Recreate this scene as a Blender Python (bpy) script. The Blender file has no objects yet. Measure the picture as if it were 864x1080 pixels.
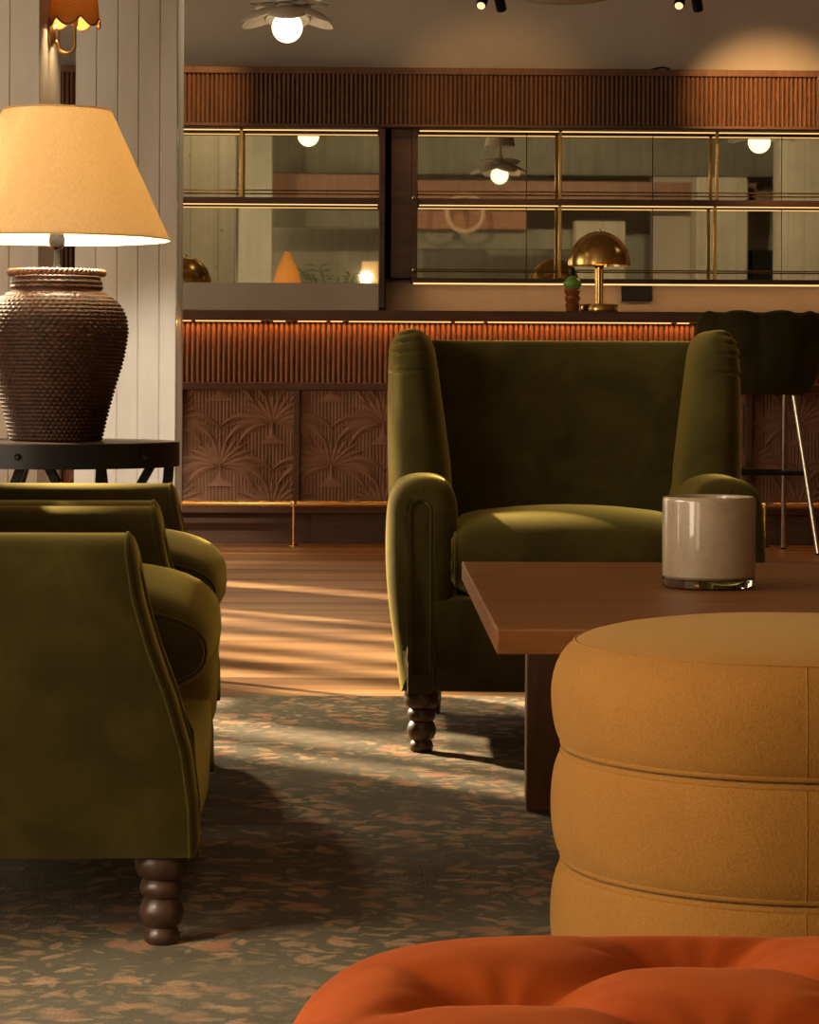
import bpy, bmesh, math, random
from mathutils import Vector, Matrix
R = math.radians
PI = math.pi
rnd = random.Random(7)
SC = bpy.context.scene
COL = SC.collection

# ------------------------------------------------------------------ camera
F, H, CX, HY, ROLL = 2690.0, 0.80, 432.0, 400.0, 0.0048
YAW = R(1.2)
BAR = Vector((0, 12.58, 0))
DM = 1.62                                   # mirror plane, bar-local depth
FZ = -0.012                                 # wood floor level (rug top is 0)

def ray(px, py):
    u, v = px - CX, py - HY
    u0, v0 = u + ROLL * v, v - ROLL * u
    return Vector((u0 / F, 1.0, -v0 / F))

def P(px, py, D):
    d = ray(px, py)
    return Vector((d.x * D, D, H + d.z * D))

BM_W = Matrix.Translation(BAR) @ Matrix.Rotation(YAW, 4, 'Z')
BM_L = BM_W.inverted()

def B(px, py, dl):
    """bar-local (x, z) where the ray through a pixel meets the plane at local depth dl"""
    o = BM_L @ Vector((0, 0, H))
    d = BM_L.to_3x3() @ ray(px, py)
    t = (dl - o.y) / d.y
    p = o + d * t
    return p.x, p.z

def bx(px, dl): return B(px, 300, dl)[0]
def bz(py, dl, px=432): return B(px, py, dl)[1]

def MIR(px, py, Dv):
    """real place of something seen in the mirror at a pixel, Dv metres away along the view"""
    p = BM_L @ P(px, py, Dv)
    p.y = 2 * DM - p.y
    return BM_W @ p

cam = bpy.data.cameras.new('camera')
co = bpy.data.objects.new('camera', cam)
COL.objects.link(co)
cam.sensor_fit = 'AUTO'
cam.sensor_width = 36
cam.lens = F * 36 / 1080
cam.shift_y = -(540 - HY) / 1080
cam.clip_start = 0.05
cam.clip_end = 200
co.matrix_world = Matrix.Translation((0, 0, H)) @ Matrix.Rotation(PI / 2, 4, 'X') @ Matrix.Rotation(ROLL, 4, 'Z')
SC.camera = co

# ------------------------------------------------------------------ materials
MATS = {}
def newmat(name):
    m = bpy.data.materials.new(name)
    m.use_nodes = True
    nt = m.node_tree
    nt.nodes.clear()
    out = nt.nodes.new('ShaderNodeOutputMaterial')
    return m, nt, out

def N(nt, typ, **kw):
    n = nt.nodes.new(typ)
    for k, v in kw.items():
        if k == 'inp':
            for kk, vv in v.items():
                n.inputs[kk].default_value = vv
        else:
            setattr(n, k, v)
    return n

def L(nt, a, b): nt.links.new(a, b)
def rgba(c): return (c[0], c[1], c[2], 1)

def math_(nt, op, a, b=None, c=None, clamp=False):
    n = nt.nodes.new('ShaderNodeMath'); n.operation = op; n.use_clamp = clamp
    for i, v in enumerate((a, b, c)):
        if v is None: continue
        if isinstance(v, (int, float)): n.inputs[i].default_value = v
        else: L(nt, v, n.inputs[i])
    return n.outputs[0]

def coords(nt, scale=(1, 1, 1), rot=(0, 0, 0), loc=(0, 0, 0)):
    t = N(nt, 'ShaderNodeTexCoord')
    m = N(nt, 'ShaderNodeMapping')
    m.inputs['Scale'].default_value = scale
    m.inputs['Rotation'].default_value = rot
    m.inputs['Location'].default_value = loc
    L(nt, t.outputs['Object'], m.inputs['Vector'])
    return m.outputs[0]

def noise(nt, vec, scale, detail=3, rough=.55, dist=0):
    n = N(nt, 'ShaderNodeTexNoise')
    n.inputs['Scale'].default_value = scale
    n.inputs['Detail'].default_value = detail
    n.inputs['Roughness'].default_value = rough
    n.inputs['Distortion'].default_value = dist
    L(nt, vec, n.inputs['Vector'])
    return n.outputs['Fac']

def ramp(nt, fac, stops):
    r = N(nt, 'ShaderNodeValToRGB')
    e = r.color_ramp.elements
    while len(e) < len(stops): e.new(0.5)
    for i, (p, c) in enumerate(stops):
        e[i].position = p
        e[i].color = rgba(c)
    L(nt, fac, r.inputs[0])
    return r.outputs[0]

def mix(nt, fac, a, b, blend='MIX'):
    m = N(nt, 'ShaderNodeMix', data_type='RGBA', blend_type=blend)
    if isinstance(fac, (int, float)): m.inputs[0].default_value = fac
    else: L(nt, fac, m.inputs[0])
    for i, v in ((6, a), (7, b)):
        if isinstance(v, tuple): m.inputs[i].default_value = rgba(v)
        else: L(nt, v, m.inputs[i])
    return m.outputs[2]

def bsdf(nt, out, color=None, rough=.5, metal=0, **kw):
    b = N(nt, 'ShaderNodeBsdfPrincipled')
    if color is not None:
        if isinstance(color, tuple): b.inputs['Base Color'].default_value = rgba(color)
        else: L(nt, color, b.inputs['Base Color'])
    if isinstance(rough, (int, float)): b.inputs['Roughness'].default_value = rough
    else: L(nt, rough, b.inputs['Roughness'])
    b.inputs['Metallic'].default_value = metal
    for k, v in kw.items():
        k = k.replace('_', ' ')
        if isinstance(v, tuple) and len(v) == 3: v = rgba(v)
        b.inputs[k].default_value = v
    L(nt, b.outputs[0], out.inputs[0])
    return b

def bump(nt, b, h, strength=.3, dist=.002):
    n = N(nt, 'ShaderNodeBump')
    n.inputs['Strength'].default_value = strength
    n.inputs['Distance'].default_value = dist
    L(nt, h, n.inputs['Height'])
    L(nt, n.outputs[0], b.inputs['Normal'])

def plain(name, color, rough=.5, metal=0, **kw):
    m, nt, out = newmat(name)
    v = noise(nt, coords(nt), 14, 2)
    c = ramp(nt, v, [(.3, tuple(x * .9 for x in color)), (.7, tuple(min(1, x * 1.08) for x in color))])
    bsdf(nt, out, c, rough, metal, **kw)
    MATS[name] = m
    return m

def wood(name, dark, light, axis='x', rough=.45, fine=90, coat=0.0, spec=.5):
    m, nt, out = newmat(name)
    sc = {'x': (1.2, 14, 14), 'y': (14, 1.2, 14), 'z': (14, 14, 1.2)}[axis]
    v = coords(nt, sc)
    a = noise(nt, v, 1.6, 5, .6, 1.2)
    v2 = coords(nt, tuple(s * .5 for s in sc))
    g = noise(nt, v2, fine * .12, 2, .6)
    f = math_(nt, 'ADD', math_(nt, 'MULTIPLY', a, .7), math_(nt, 'MULTIPLY', g, .3))
    c = ramp(nt, f, [(.32, dark), (.68, light)])
    b = bsdf(nt, out, c, rough)
    b.inputs['Specular IOR Level'].default_value = spec
    b.inputs['Coat Weight'].default_value = coat
    b.inputs['Coat Roughness'].default_value = .25
    bump(nt, b, f, .12, .002)
    MATS[name] = m
    return m

def velvet(name, dark, light, tint, sheen=.8, sr=.35):
    m, nt, out = newmat(name)
    a = noise(nt, coords(nt), 7, 4, .6, .6)
    g = noise(nt, coords(nt), 420, 2)
    c = ramp(nt, a, [(.35, dark), (.68, light)])
    b = bsdf(nt, out, c, .85)
    b.inputs['Sheen Weight'].default_value = sheen
    b.inputs['Sheen Roughness'].default_value = sr
    b.inputs['Sheen Tint'].default_value = rgba(tint)
    b.inputs['Specular IOR Level'].default_value = .15
    h = math_(nt, 'ADD', math_(nt, 'MULTIPLY', a, 1.0), math_(nt, 'MULTIPLY', g, .25))
    bump(nt, b, h, .25, .004)
    MATS[name] = m
    return m

def emit(name, color, s):
    m, nt, out = newmat(name)
    e = N(nt, 'ShaderNodeEmission')
    e.inputs[0].default_value = rgba(color)
    e.inputs[1].default_value = s
    L(nt, e.outputs[0], out.inputs[0])
    MATS[name] = m
    return m

velvet('olive_velvet', (.037, .030, .0055), (.070, .056, .0105), (.72, .58, .15), 1.0, .38)
velvet('stool_velvet', (.018, .016, .005), (.038, .033, .010), (.3, .27, .09), .3, .5)
velvet('rust_velvet', (.34, .058, .008), (.48, .090, .013), (.9, .28, .07), .22, .4)
wood('walnut_table', (.17, .060, .014), (.31, .122, .032), 'x', .5, spec=.28)
wood('leg_wood', (.030, .014, .008), (.085, .040, .022), 'z', .4, coat=.2)
wood('bar_wood_z', (.15, .066, .032), (.26, .118, .058), 'z', .5)
wood('cornice_wood', (.095, .042, .019), (.185, .083, .038), 'z', .55, spec=.3)
wood('bar_wood_x', (.060, .025, .011), (.135, .056, .025), 'x', .6)
wood('palm_wood', (.18, .084, .043), (.31, .150, .080), 'z', .6)
wood('palm_leaf_wood', (.22, .102, .055), (.34, .165, .092), 'x', .65)
plain('brass', (.80, .52, .17), .22, 1)
plain('old_brass', (.42, .25, .09), .35, 1)
plain('chrome', (.62, .56, .48), .18, 1)
plain('black_metal', (.012, .012, .013), .42, .6)
plain('black_plastic', (.006, .006, .006), .6, 0, Specular_IOR_Level=.2)
plain('white_enamel', (.72, .66, .56), .45)
plain('petal_white', (.74, .68, .58), .5)
plain('socket_dark', (.03, .022, .016), .45)
emit('led_warm', (1, .58, .22), 1.4)
emit('led_under', (1, .50, .18), 1.5)
emit('bulb_glow', (1, .82, .50), 3.2)
emit('spot_glow', (1, .72, .36), 1.3)
emit('sconce_bulb', (1, .74, .38), 4)

# white board panelling
def m_boards():
    m, nt, out = newmat('white_boards')
    v = noise(nt, coords(nt, (3, 3, .6)), 3, 4)
    c = ramp(nt, v, [(.3, (.53, .51, .47)), (.7, (.63, .61, .57))])
    b = bsdf(nt, out, c, .45)
    MATS['white_boards'] = m
m_boards()

def m_plaster(name, d, l, rough=.85):
    m, nt, out = newmat(name)
    a = noise(nt, coords(nt), 2.2, 5, .6, .4)
    g = noise(nt, coords(nt), 60, 3)
    c = ramp(nt, a, [(.3, d), (.7, l)])
    b = bsdf(nt, out, c, rough)
    bump(nt, b, g, .15, .003)
    MATS[name] = m
m_plaster('plaster', (.50, .425, .34), (.58, .50, .405))
m_plaster('plinth_stone', (.52, .40, .295), (.62, .49, .37), .6)
m_plaster('backsplash', (.38, .255, .165), (.47, .325, .215), .6)
m_plaster('ceiling_paint', (.28, .25, .21), (.34, .30, .25))

def m_concrete(name, d, l, boards=True):
    m, nt, out = newmat(name)
    v = coords(nt)
    a = noise(nt, v, 1.8, 6, .62, .5)
    st = noise(nt, coords(nt, (9, 9, .35)), 2.0, 4, .6)
    f = math_(nt, 'ADD', math_(nt, 'MULTIPLY', a, .55), math_(nt, 'MULTIPLY', st, .45))
    c = ramp(nt, f, [(.34, d), (.66, l)])
    vo = N(nt, 'ShaderNodeTexVoronoi'); vo.inputs['Scale'].default_value = 7
    L(nt, v, vo.inputs['Vector'])
    spot = math_(nt, 'LESS_THAN', vo.outputs['Distance'], .09)
    c = mix(nt, math_(nt, 'MULTIPLY', spot, .5), c, tuple(x * .4 for x in d))
    if boards:
        sx = N(nt, 'ShaderNodeSeparateXYZ'); L(nt, v, sx.inputs[0])
        fr = math_(nt, 'FRACT', math_(nt, 'MULTIPLY', math_(nt, 'ADD', sx.outputs[0], sx.outputs[1]), 5.5))
        ln = math_(nt, 'LESS_THAN', fr, .05)
        c = mix(nt, math_(nt, 'MULTIPLY', ln, .45), c, tuple(x * .5 for x in d))
    bsdf(nt, out, c, .9)
    MATS[name] = m
m_concrete('concrete_light', (.36, .33, .25), (.52, .48, .37))
m_concrete('concrete_dark', (.15, .145, .11), (.24, .225, .17), False)
m_concrete('concrete_mid', (.25, .25, .20), (.36, .35, .28), False)

def m_floor():
    m, nt, out = newmat('wood_floor')
    v = coords(nt)
    bt = N(nt, 'ShaderNodeTexBrick')
    bt.offset = .43; bt.offset_frequency = 3; bt.squash = 1
    bt.inputs['Color1'].default_value = (0, 0, 0, 1)
    bt.inputs['Color2'].default_value = (1, 1, 1, 1)
    bt.inputs['Mortar'].default_value = (.5, .5, .5, 1)
    bt.inputs['Scale'].default_value = 1
    bt.inputs['Mortar Size'].default_value = .0016
    bt.inputs['Bias'].default_value = 0
    bt.inputs['Brick Width'].default_value = 2.1
    bt.inputs['Row Height'].default_value = .09
    L(nt, v, bt.inputs['Vector'])
    g = noise(nt, coords(nt, (.7, 24, 1)), 2.6, 6, .68, .7)
    f = math_(nt, 'ADD', math_(nt, 'MULTIPLY', bt.outputs['Color'], .42), math_(nt, 'MULTIPLY', g, .58))
    c = ramp(nt, f, [(.24, (.12, .055, .02)), (.5, (.30, .16, .066)), (.76, (.48, .28, .13))])
    c = mix(nt, math_(nt, 'MULTIPLY', bt.outputs['Fac'], .3), c, (.05, .022, .01))
    b = bsdf(nt, out, c, .42)
    bump(nt, b, g, .08, .002)
    MATS['wood_floor'] = m
m_floor()

def m_rug():
    m, nt, out = newmat('floral_rug')
    t = N(nt, 'ShaderNodeTexCoord')
    base = t.outputs['Object']
    warp = N(nt, 'ShaderNodeTexNoise'); warp.inputs['Scale'].default_value = 22; warp.inputs['Detail'].default_value = 2
    L(nt, base, warp.inputs['Vector'])
    ws = N(nt, 'ShaderNodeVectorMath', operation='SCALE'); ws.inputs['Scale'].default_value = .011
    L(nt, warp.outputs['Color'], ws.inputs[0])
    wv = N(nt, 'ShaderNodeVectorMath', operation='ADD')
    L(nt, base, wv.inputs[0]); L(nt, ws.outputs[0], wv.inputs[1])
    n1 = noise(nt, base, 4, 4, .6)
    n2 = noise(nt, base, 120, 4, .75)
    bf = math_(nt, 'ADD', math_(nt, 'MULTIPLY', n1, .5), math_(nt, 'MULTIPLY', n2, .5))
    c = ramp(nt, bf, [(.34, (.048, .045, .032)), (.66, (.108, .102, .076))])
    def layer(c, scale, off, a, b, col1, col2, dens, kind='leaf', strength=1.0):
        mp = N(nt, 'ShaderNodeMapping')
        mp.inputs['Location'].default_value = off
        mp.inputs['Scale'].default_value = (scale, scale, scale)
        L(nt, wv.outputs[0], mp.inputs[0])
        vo = N(nt, 'ShaderNodeTexVoronoi', voronoi_dimensions='2D')
        vo.inputs['Scale'].default_value = 1
        vo.inputs['Randomness'].default_value = .85
        L(nt, mp.outputs[0], vo.inputs['Vector'])
        d = N(nt, 'ShaderNodeVectorMath', operation='SUBTRACT')
        L(nt, mp.outputs[0], d.inputs[0]); L(nt, vo.outputs['Position'], d.inputs[1])
        cs = N(nt, 'ShaderNodeSeparateColor'); L(nt, vo.outputs['Color'], cs.inputs[0])
        vr = N(nt, 'ShaderNodeVectorRotate', rotation_type='Z_AXIS')
        L(nt, d.outputs[0], vr.inputs['Vector'])
        L(nt, math_(nt, 'MULTIPLY', cs.outputs[0], 6.283), vr.inputs['Angle'])
        s = N(nt, 'ShaderNodeSeparateXYZ'); L(nt, vr.outputs[0], s.inputs[0])
        x, y = s.outputs[0], s.outputs[1]
        if kind == 'leaf':
            xx = math_(nt, 'POWER', math_(nt, 'DIVIDE', math_(nt, 'ABSOLUTE', x), a), 2)
            val = math_(nt, 'ADD', xx, math_(nt, 'DIVIDE', math_(nt, 'ABSOLUTE', y), b))
            rib = math_(nt, 'LESS_THAN', math_(nt, 'ABSOLUTE', y), b * .10)
        else:
            r = math_(nt, 'SQRT', math_(nt, 'ADD', math_(nt, 'MULTIPLY', x, x), math_(nt, 'MULTIPLY', y, y)))
            an = math_(nt, 'ARCTAN2', y, x)
            k = math_(nt, 'ADD', 1.0, math_(nt, 'MULTIPLY', math_(nt, 'COSINE', math_(nt, 'MULTIPLY', an, b)), .10))
            val = math_(nt, 'DIVIDE', r, math_(nt, 'MULTIPLY', k, a))
            rib = math_(nt, 'LESS_THAN', r, a * .28)
        mr = N(nt, 'ShaderNodeMapRange')
        mr.inputs['From Min'].default_value = 1.22
        mr.inputs['From Max'].default_value = .66
        L(nt, val, mr.inputs['Value'])
        pres = math_(nt, 'MULTIPLY', math_(nt, 'LESS_THAN', cs.outputs[1], min(.9, dens * 1.35)), clus.outputs[0])
        fac = math_(nt, 'MULTIPLY', math_(nt, 'MULTIPLY', mr.outputs[0], pres), strength)
        fac = math_(nt, 'MULTIPLY', fac, math_(nt, 'ADD', -.1, math_(nt, 'MULTIPLY', n2, 1.7)), clamp=True)
        cc = mix(nt, cs.outputs[2], col1, col2)
        cc = mix(nt, math_(nt, 'MULTIPLY', rib, .35), cc, (.30, .20, .10))
        return mix(nt, fac, c, cc)
    tan, peach, rust, sage = (.40, .28, .145), (.48, .265, .155), (.38, .125, .065), (.22, .185, .105)
    clus = N(nt, 'ShaderNodeMapRange'); clus.inputs['From Min'].default_value = .40; clus.inputs['From Max'].default_value = .56
    clus.inputs['To Min'].default_value = .22
    L(nt, noise(nt, base, 3.4, 3, .6, .4), clus.inputs['Value'])
    c = layer(c, 25, (1.7, 3.3, 0), .36, .13, sage, tan, .42, 'leaf', .8)
    c = layer(c, 17, (3.1, 7.7, 0), .36, .14, sage, peach, .34)
    c = layer(c, 14.5, (1.3, 2.2, 0), .38, .13, tan, peach, .40)
    c = layer(c, 9, (5.3, .7, 0), .34, .12, tan, sage, .24)
    c = layer(c, 13, (9.3, 4.1, 0), .24, 5, peach, tan, .26, 'flower')
    c = layer(c, 7.6, (2.6, 8.9, 0), .20, 5, rust, peach, .26, 'flower')
    c = layer(c, 33, (4.4, 6.1, 0), .34, .16, tan, rust, .3, 'leaf', .7)
    c = layer(c, 11, (7.1, 3.4, 0), .36, .17, rust, peach, .26)
    b = bsdf(nt, out, c, .95)
    b.inputs['Sheen Weight'].default_value = .15
    b.inputs['Sheen Roughness'].default_value = .5
    b.inputs['Sheen Tint'].default_value = (.9, .75, .5, 1)
    b.inputs['Specular IOR Level'].default_value = .2
    pile = noise(nt, base, 260, 2)
    bump(nt, b, pile, .5, .006)
    MATS['floral_rug'] = m
m_rug()

def m_wool():
    m, nt, out = newmat('mustard_wool')
    a = noise(nt, coords(nt), 330, 3, .7)
    g = noise(nt, coords(nt), 9, 3)
    f = math_(nt, 'ADD', math_(nt, 'MULTIPLY', a, .75), math_(nt, 'MULTIPLY', g, .25))
    c = ramp(nt, f, [(.30, (.285, .118, .012)), (.70, (.44, .198, .026))])
    b = bsdf(nt, out, c, .9)
    b.inputs['Sheen Weight'].default_value = .35
    b.inputs['Sheen Roughness'].default_value = .5
    b.inputs['Sheen Tint'].default_value = (.95, .65, .25, 1)
    bump(nt, b, a, .5, .003)
    MATS['mustard_wool'] = m
m_wool()

def m_shade():
    m, nt, out = newmat('linen_shade')
    v = coords(nt)
    a = noise(nt, coords(nt, (60, 60, 12)), 3, 4, .7)
    c = ramp(nt, a, [(.3, (.74, .63, .46)), (.7, (.86, .76, .58))])
    d = N(nt, 'ShaderNodeBsdfDiffuse'); L(nt, c, d.inputs[0])
    t = N(nt, 'ShaderNodeBsdfTranslucent'); L(nt, mix(nt, 1, c, (1, .94, .80), 'MULTIPLY'), t.inputs[0])
    ms = N(nt, 'ShaderNodeMixShader'); ms.inputs[0].default_value = .70
    L(nt, d.outputs[0], ms.inputs[1]); L(nt, t.outputs[0], ms.inputs[2])
    L(nt, ms.outputs[0], out.inputs[0])
    MATS['linen_shade'] = m
m_shade()

def m_woven():
    m, nt, out = newmat('woven_shade')
    t = N(nt, 'ShaderNodeTexCoord')
    s = N(nt, 'ShaderNodeSeparateXYZ'); L(nt, t.outputs['Object'], s.inputs[0])
    an = math_(nt, 'ARCTAN2', s.outputs[1], s.outputs[0])
    w1 = math_(nt, 'SINE', math_(nt, 'MULTIPLY', an, 60))
    w2 = math_(nt, 'SINE', math_(nt, 'MULTIPLY', s.outputs[2], 500))
    f = math_(nt, 'ADD', .5, math_(nt, 'MULTIPLY', math_(nt, 'MULTIPLY', w1, w2), .5))
    c = ramp(nt, f, [(.2, (.45, .20, .05)), (.8, (.90, .55, .18))])
    d = N(nt, 'ShaderNodeBsdfDiffuse'); L(nt, c, d.inputs[0])
    tr = N(nt, 'ShaderNodeBsdfTranslucent'); L(nt, c, tr.inputs[0])
    ms = N(nt, 'ShaderNodeMixShader'); ms.inputs[0].default_value = .6
    L(nt, d.outputs[0], ms.inputs[1]); L(nt, tr.outputs[0], ms.inputs[2])
    L(nt, ms.outputs[0], out.inputs[0])
    MATS['woven_shade'] = m
m_woven()

def m_rattan():
    m, nt, out = newmat('dark_rattan')
    a = noise(nt, coords(nt), 40, 3)
    c = ramp(nt, a, [(.3, (.022, .008, .003)), (.7, (.058, .021, .008))])
    b = bsdf(nt, out, c, .55)
    b.inputs['Specular IOR Level'].default_value = .28
    MATS['dark_rattan'] = m
    m, nt, out = newmat('rattan_rim')
    a = noise(nt, coords(nt), 60, 3)
    c = ramp(nt, a, [(.3, (.10, .04, .016)), (.7, (.22, .09, .04))])
    bsdf(nt, out, c, .45)
    MATS['rattan_rim'] = m
m_rattan()

def m_mirror():
    m, nt, out = newmat('mirror_glass')
    a = noise(nt, coords(nt), 5, 3)
    c = ramp(nt, a, [(.3, (.66, .63, .52)), (.7, (.72, .69, .58))])
    bsdf(nt, out, c, .015, 1)
    MATS['mirror_glass'] = m
    m, nt, out = newmat('window_glass')
    tr = N(nt, 'ShaderNodeBsdfTransparent')
    gl = N(nt, 'ShaderNodeBsdfGlossy'); gl.inputs['Roughness'].default_value = .02
    ms = N(nt, 'ShaderNodeMixShader'); ms.inputs[0].default_value = .06
    L(nt, tr.outputs[0], ms.inputs[1]); L(nt, gl.outputs[0], ms.inputs[2])
    L(nt, ms.outputs[0], out.inputs[0])
    MATS['window_glass'] = m
    m, nt, out = newmat('clear_glass')
    bsdf(nt, out, (.95, .93, .88), .02, 0, Transmission_Weight=1.0, IOR=1.48)
    MATS['clear_glass'] = m
    for nm, c in (('green_glass', (.22, .50, .08)), ('amber_glass', (.40, .12, .03))):
        m, nt, out = newmat(nm)
        bsdf(nt, out, c, .08, 0, Transmission_Weight=.15, IOR=1.48, Coat_Weight=1.0)
        MATS[nm] = m
    m, nt, out = newmat('beige_glass')
    a = noise(nt, coords(nt), 16, 5, .65, .5)
    a2 = noise(nt, coords(nt), 150, 2)
    f = math_(nt, 'ADD', math_(nt, 'MULTIPLY', a, .7), math_(nt, 'MULTIPLY', a2, .3))
    c = ramp(nt, f, [(.32, (.38, .285, .19)), (.68, (.51, .40, .275))])
    b = bsdf(nt, out, c, .3)
    b.inputs['Coat Weight'].default_value = 1
    b.inputs['Coat Roughness'].default_value = .03
    MATS['beige_glass'] = m
m_mirror()

plain('leaf_green', (.05, .10, .03), .5)
plain('terracotta', (.30, .13, .07), .7)

# ------------------------------------------------------------------ mesh helpers
def finish(name, bm, mats, parent=None, angle=40, bevel=0, seg=2):
    if isinstance(mats, str): mats = [mats]
    bmesh.ops.recalc_face_normals(bm, faces=bm.faces)
    me = bpy.data.meshes.new(name)
    bm.to_mesh(me); bm.free()
    for m in mats: me.materials.append(MATS[m])
    for p in me.polygons: p.use_smooth = True
    me.set_sharp_from_angle(angle=R(angle))
    o = bpy.data.objects.new(name, me)
    COL.objects.link(o)
    if parent is not None: o.parent = parent
    if bevel:
        b = o.modifiers.new('bevel', 'BEVEL')
        b.width = bevel; b.segments = seg; b.limit_method = 'ANGLE'; b.angle_limit = R(40)
        b.harden_normals = False
    return o

def thing(name, label, cat, loc=(0, 0, 0), rz=0, group=None):
    o = bpy.data.objects.new(name, None)
    o.empty_display_size = .1
    COL.objects.link(o)
    o.location = loc
    o.rotation_euler = (0, 0, rz)
    o['label'] = label; o['category'] = cat
    if group: o['group'] = group
    return o

def tag(o, label, cat, group=None):
    o['label'] = label; o['category'] = cat
    if group: o['group'] = group
    return o

def struct(o, label=None, cat=None):
    o['kind'] = 'structure'
    if label: o['label'] = label
    if cat: o['category'] = cat
    return o

def nb(): return bmesh.new()

def box(bm, x0, x1, y0, y1, z0, z1, mi=0):
    vs = [bm.verts.new((x, y, z)) for z in (z0, z1) for y in (y0, y1) for x in (x0, x1)]
    for q in ((0, 1, 3, 2), (4, 6, 7, 5), (0, 4, 5, 1), (2, 3, 7, 6), (0, 2, 6, 4), (1, 5, 7, 3)):
        f = bm.faces.new([vs[i] for i in q]); f.material_index = mi
    return bm

def loft(bm, rings, cap0=True, cap1=True, closed=True, mi=0):
    rows = [[bm.verts.new(p) for p in r] for r in rings]
    n = len(rows[0])
    for a, b in zip(rows, rows[1:]):
        for i in range(n if closed else n - 1):
            j = (i + 1) % n
            f = bm.faces.new((a[i], a[j], b[j], b[i])); f.material_index = mi
    for flag, r in ((cap0, rows[0]), (cap1, rows[-1])):
        if flag:
            c = Vector((0, 0, 0))
            for v in r: c += v.co
            cv = bm.verts.new(c / n)
            for i in range(n):
                f = bm.faces.new((r[i], r[(i + 1) % n], cv)); f.material_index = mi
    return rows

def lathe(bm, prof, seg=48, c=(0, 0, 0), mi=0, cap0=True, cap1=True):
    rings = []
    for r, z in prof:
        r = max(r, 1e-4)
        rings.append([Vector((c[0] + r * math.cos(2 * PI * i / seg), c[1] + r * math.sin(2 * PI * i / seg), c[2] + z)) for i in range(seg)])
    loft(bm, rings, cap0, cap1, True, mi)

def tube(bm, pts, r, seg=10, closed=False, mi=0):
    pts = [Vector(p) for p in pts]
    n = len(pts)
    rings = []
    up = None
    for i in range(n):
        if closed: t = (pts[(i + 1) % n] - pts[i - 1])
        else: t = pts[min(i + 1, n - 1)] - pts[max(i - 1, 0)]
        t.normalize()
        if up is None:
            up = Vector((0, 0, 1)) if abs(t.z) < .9 else Vector((1, 0, 0))
        s = t.cross(up)
        if s.length < 1e-6: s = t.orthogonal()
        s.normalize()
        up = s.cross(t).normalized()
        rr = r[i] if isinstance(r, (list, tuple)) else r
        rings.append([pts[i] + s * (rr * math.cos(2 * PI * k / seg)) + up * (rr * math.sin(2 * PI * k / seg)) for k in range(seg)])
    if closed: rings.append([v.copy() for v in rings[0]])
    loft(bm, rings, not closed, not closed, True, mi)
    if closed: bmesh.ops.remove_doubles(bm, verts=bm.verts, dist=1e-6)

def cyl(bm, a, b, r, seg=16, r2=None, mi=0):
    tube(bm, [a, b], [r, r if r2 is None else r2], seg, mi=mi)

def arc(cx, cy, r, a0, a1, n):
    return [(cx + r * math.cos(a0 + (a1 - a0) * i / n), cy + r * math.sin(a0 + (a1 - a0) * i / n)) for i in range(n + 1)]

def smooth_curve(pts, n=8, closed=False):
    """Catmull-Rom through points"""
    P_ = [Vector(p) for p in pts]
    out = []
    m = len(P_)
    rng = range(m) if closed else range(m - 1)
    for i in rng:
        p0 = P_[(i - 1) % m] if closed or i > 0 else P_[0]
        p1, p2 = P_[i], P_[(i + 1) % m]
        p3 = P_[(i + 2) % m] if closed or i + 2 < m else P_[-1]
        for k in range(n):
            t = k / n
            out.append(.5 * ((2 * p1) + (p2 - p0) * t + (2 * p0 - 5 * p1 + 4 * p2 - p3) * t * t + (3 * p1 - p0 - 3 * p2 + p3) * t ** 3))
    if not closed: out.append(P_[-1])
    return out

def lerp_tab(tab, v):
    if v <= tab[0][0]: return tab[0][1]
    for (a, fa), (b, fb) in zip(tab, tab[1:]):
        if v <= b:
            t = (v - a) / (b - a)
            t = t * t * (3 - 2 * t) if False else t
            return fa + (fb - fa) * t
    return tab[-1][1]

def children(o): return [c for c in bpy.data.objects if c.parent == o]
def copy_tree(o, parent=None):
    c = o.copy()
    COL.objects.link(c)
    if parent is not None: c.parent = parent
    for ch in children(o): copy_tree(ch, c)
    return c

# ------------------------------------------------------------------ room shell
WL, WR, YR, CE = -3.4, 5.6, -4.2, 4.0
bm = nb(); box(bm, WL - .3, WR + .3, YR - .3, 15.0, FZ - .1, FZ)
struct(finish('floor', bm, 'wood_floor', bevel=0))
bm = nb(); box(bm, WL - .3, WR + .3, YR - .3, 15.2, CE, CE + .2)
struct(finish('ceiling', bm, 'ceiling_paint'))
bm = nb(); box(bm, -4.2, 6.2, DM + .10, DM + .3, FZ, CE)
o = struct(finish('wall_back', bm, 'plaster')); o.matrix_world = BM_W
bm = nb(); box(bm, WR, WR + .2, YR, 14.6, FZ, CE)
struct(finish('wall_right', bm, 'bar_wood_z'))
bm = nb(); box(bm, WL, WR, YR - .2, YR, FZ, CE)
struct(finish('wall_rear', bm, 'concrete_mid'))

# unseen left wall: narrow windows shaped to steer the sun, wide ones nearer camera
openings = [(-2.6, -.5, .5, 2.5), (.3, 2.6, .5, 2.5), (3.2, 5.0, .5, 2.5),
            (6.64, 6.94, 2.1, 2.5), (7.55, 7.85, 2.1, 2.5), (8.07, 8.23, .3, 2.7), (8.34, 8.60, .3, 2.85), (8.68, 8.95, .3, 3.05), (9.28, 9.68, .3, 3.3),  # two short high slots added to put sun on the chair arm tops
            (9.93, 10.09, .3, 3.3), (10.29, 10.62, .3, 3.3), (10.80, 11.08, .3, 3.3), (11.27, 11.62, .3, 3.3),
            (11.83, 12.07, .3, 3.3), (12.30, 12.7, .3, 3.3)]
bm = nb()
y = YR
for (a, b, z0, z1) in openings:
    tk = .2 if y < 5 and a < 5 else .04
    box(bm, WL - tk, WL, y, a, FZ, CE)
    box(bm, WL - tk, WL, a, b, FZ, z0)
    box(bm, WL - tk, WL, a, b, z1, CE)
    y = b
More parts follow.
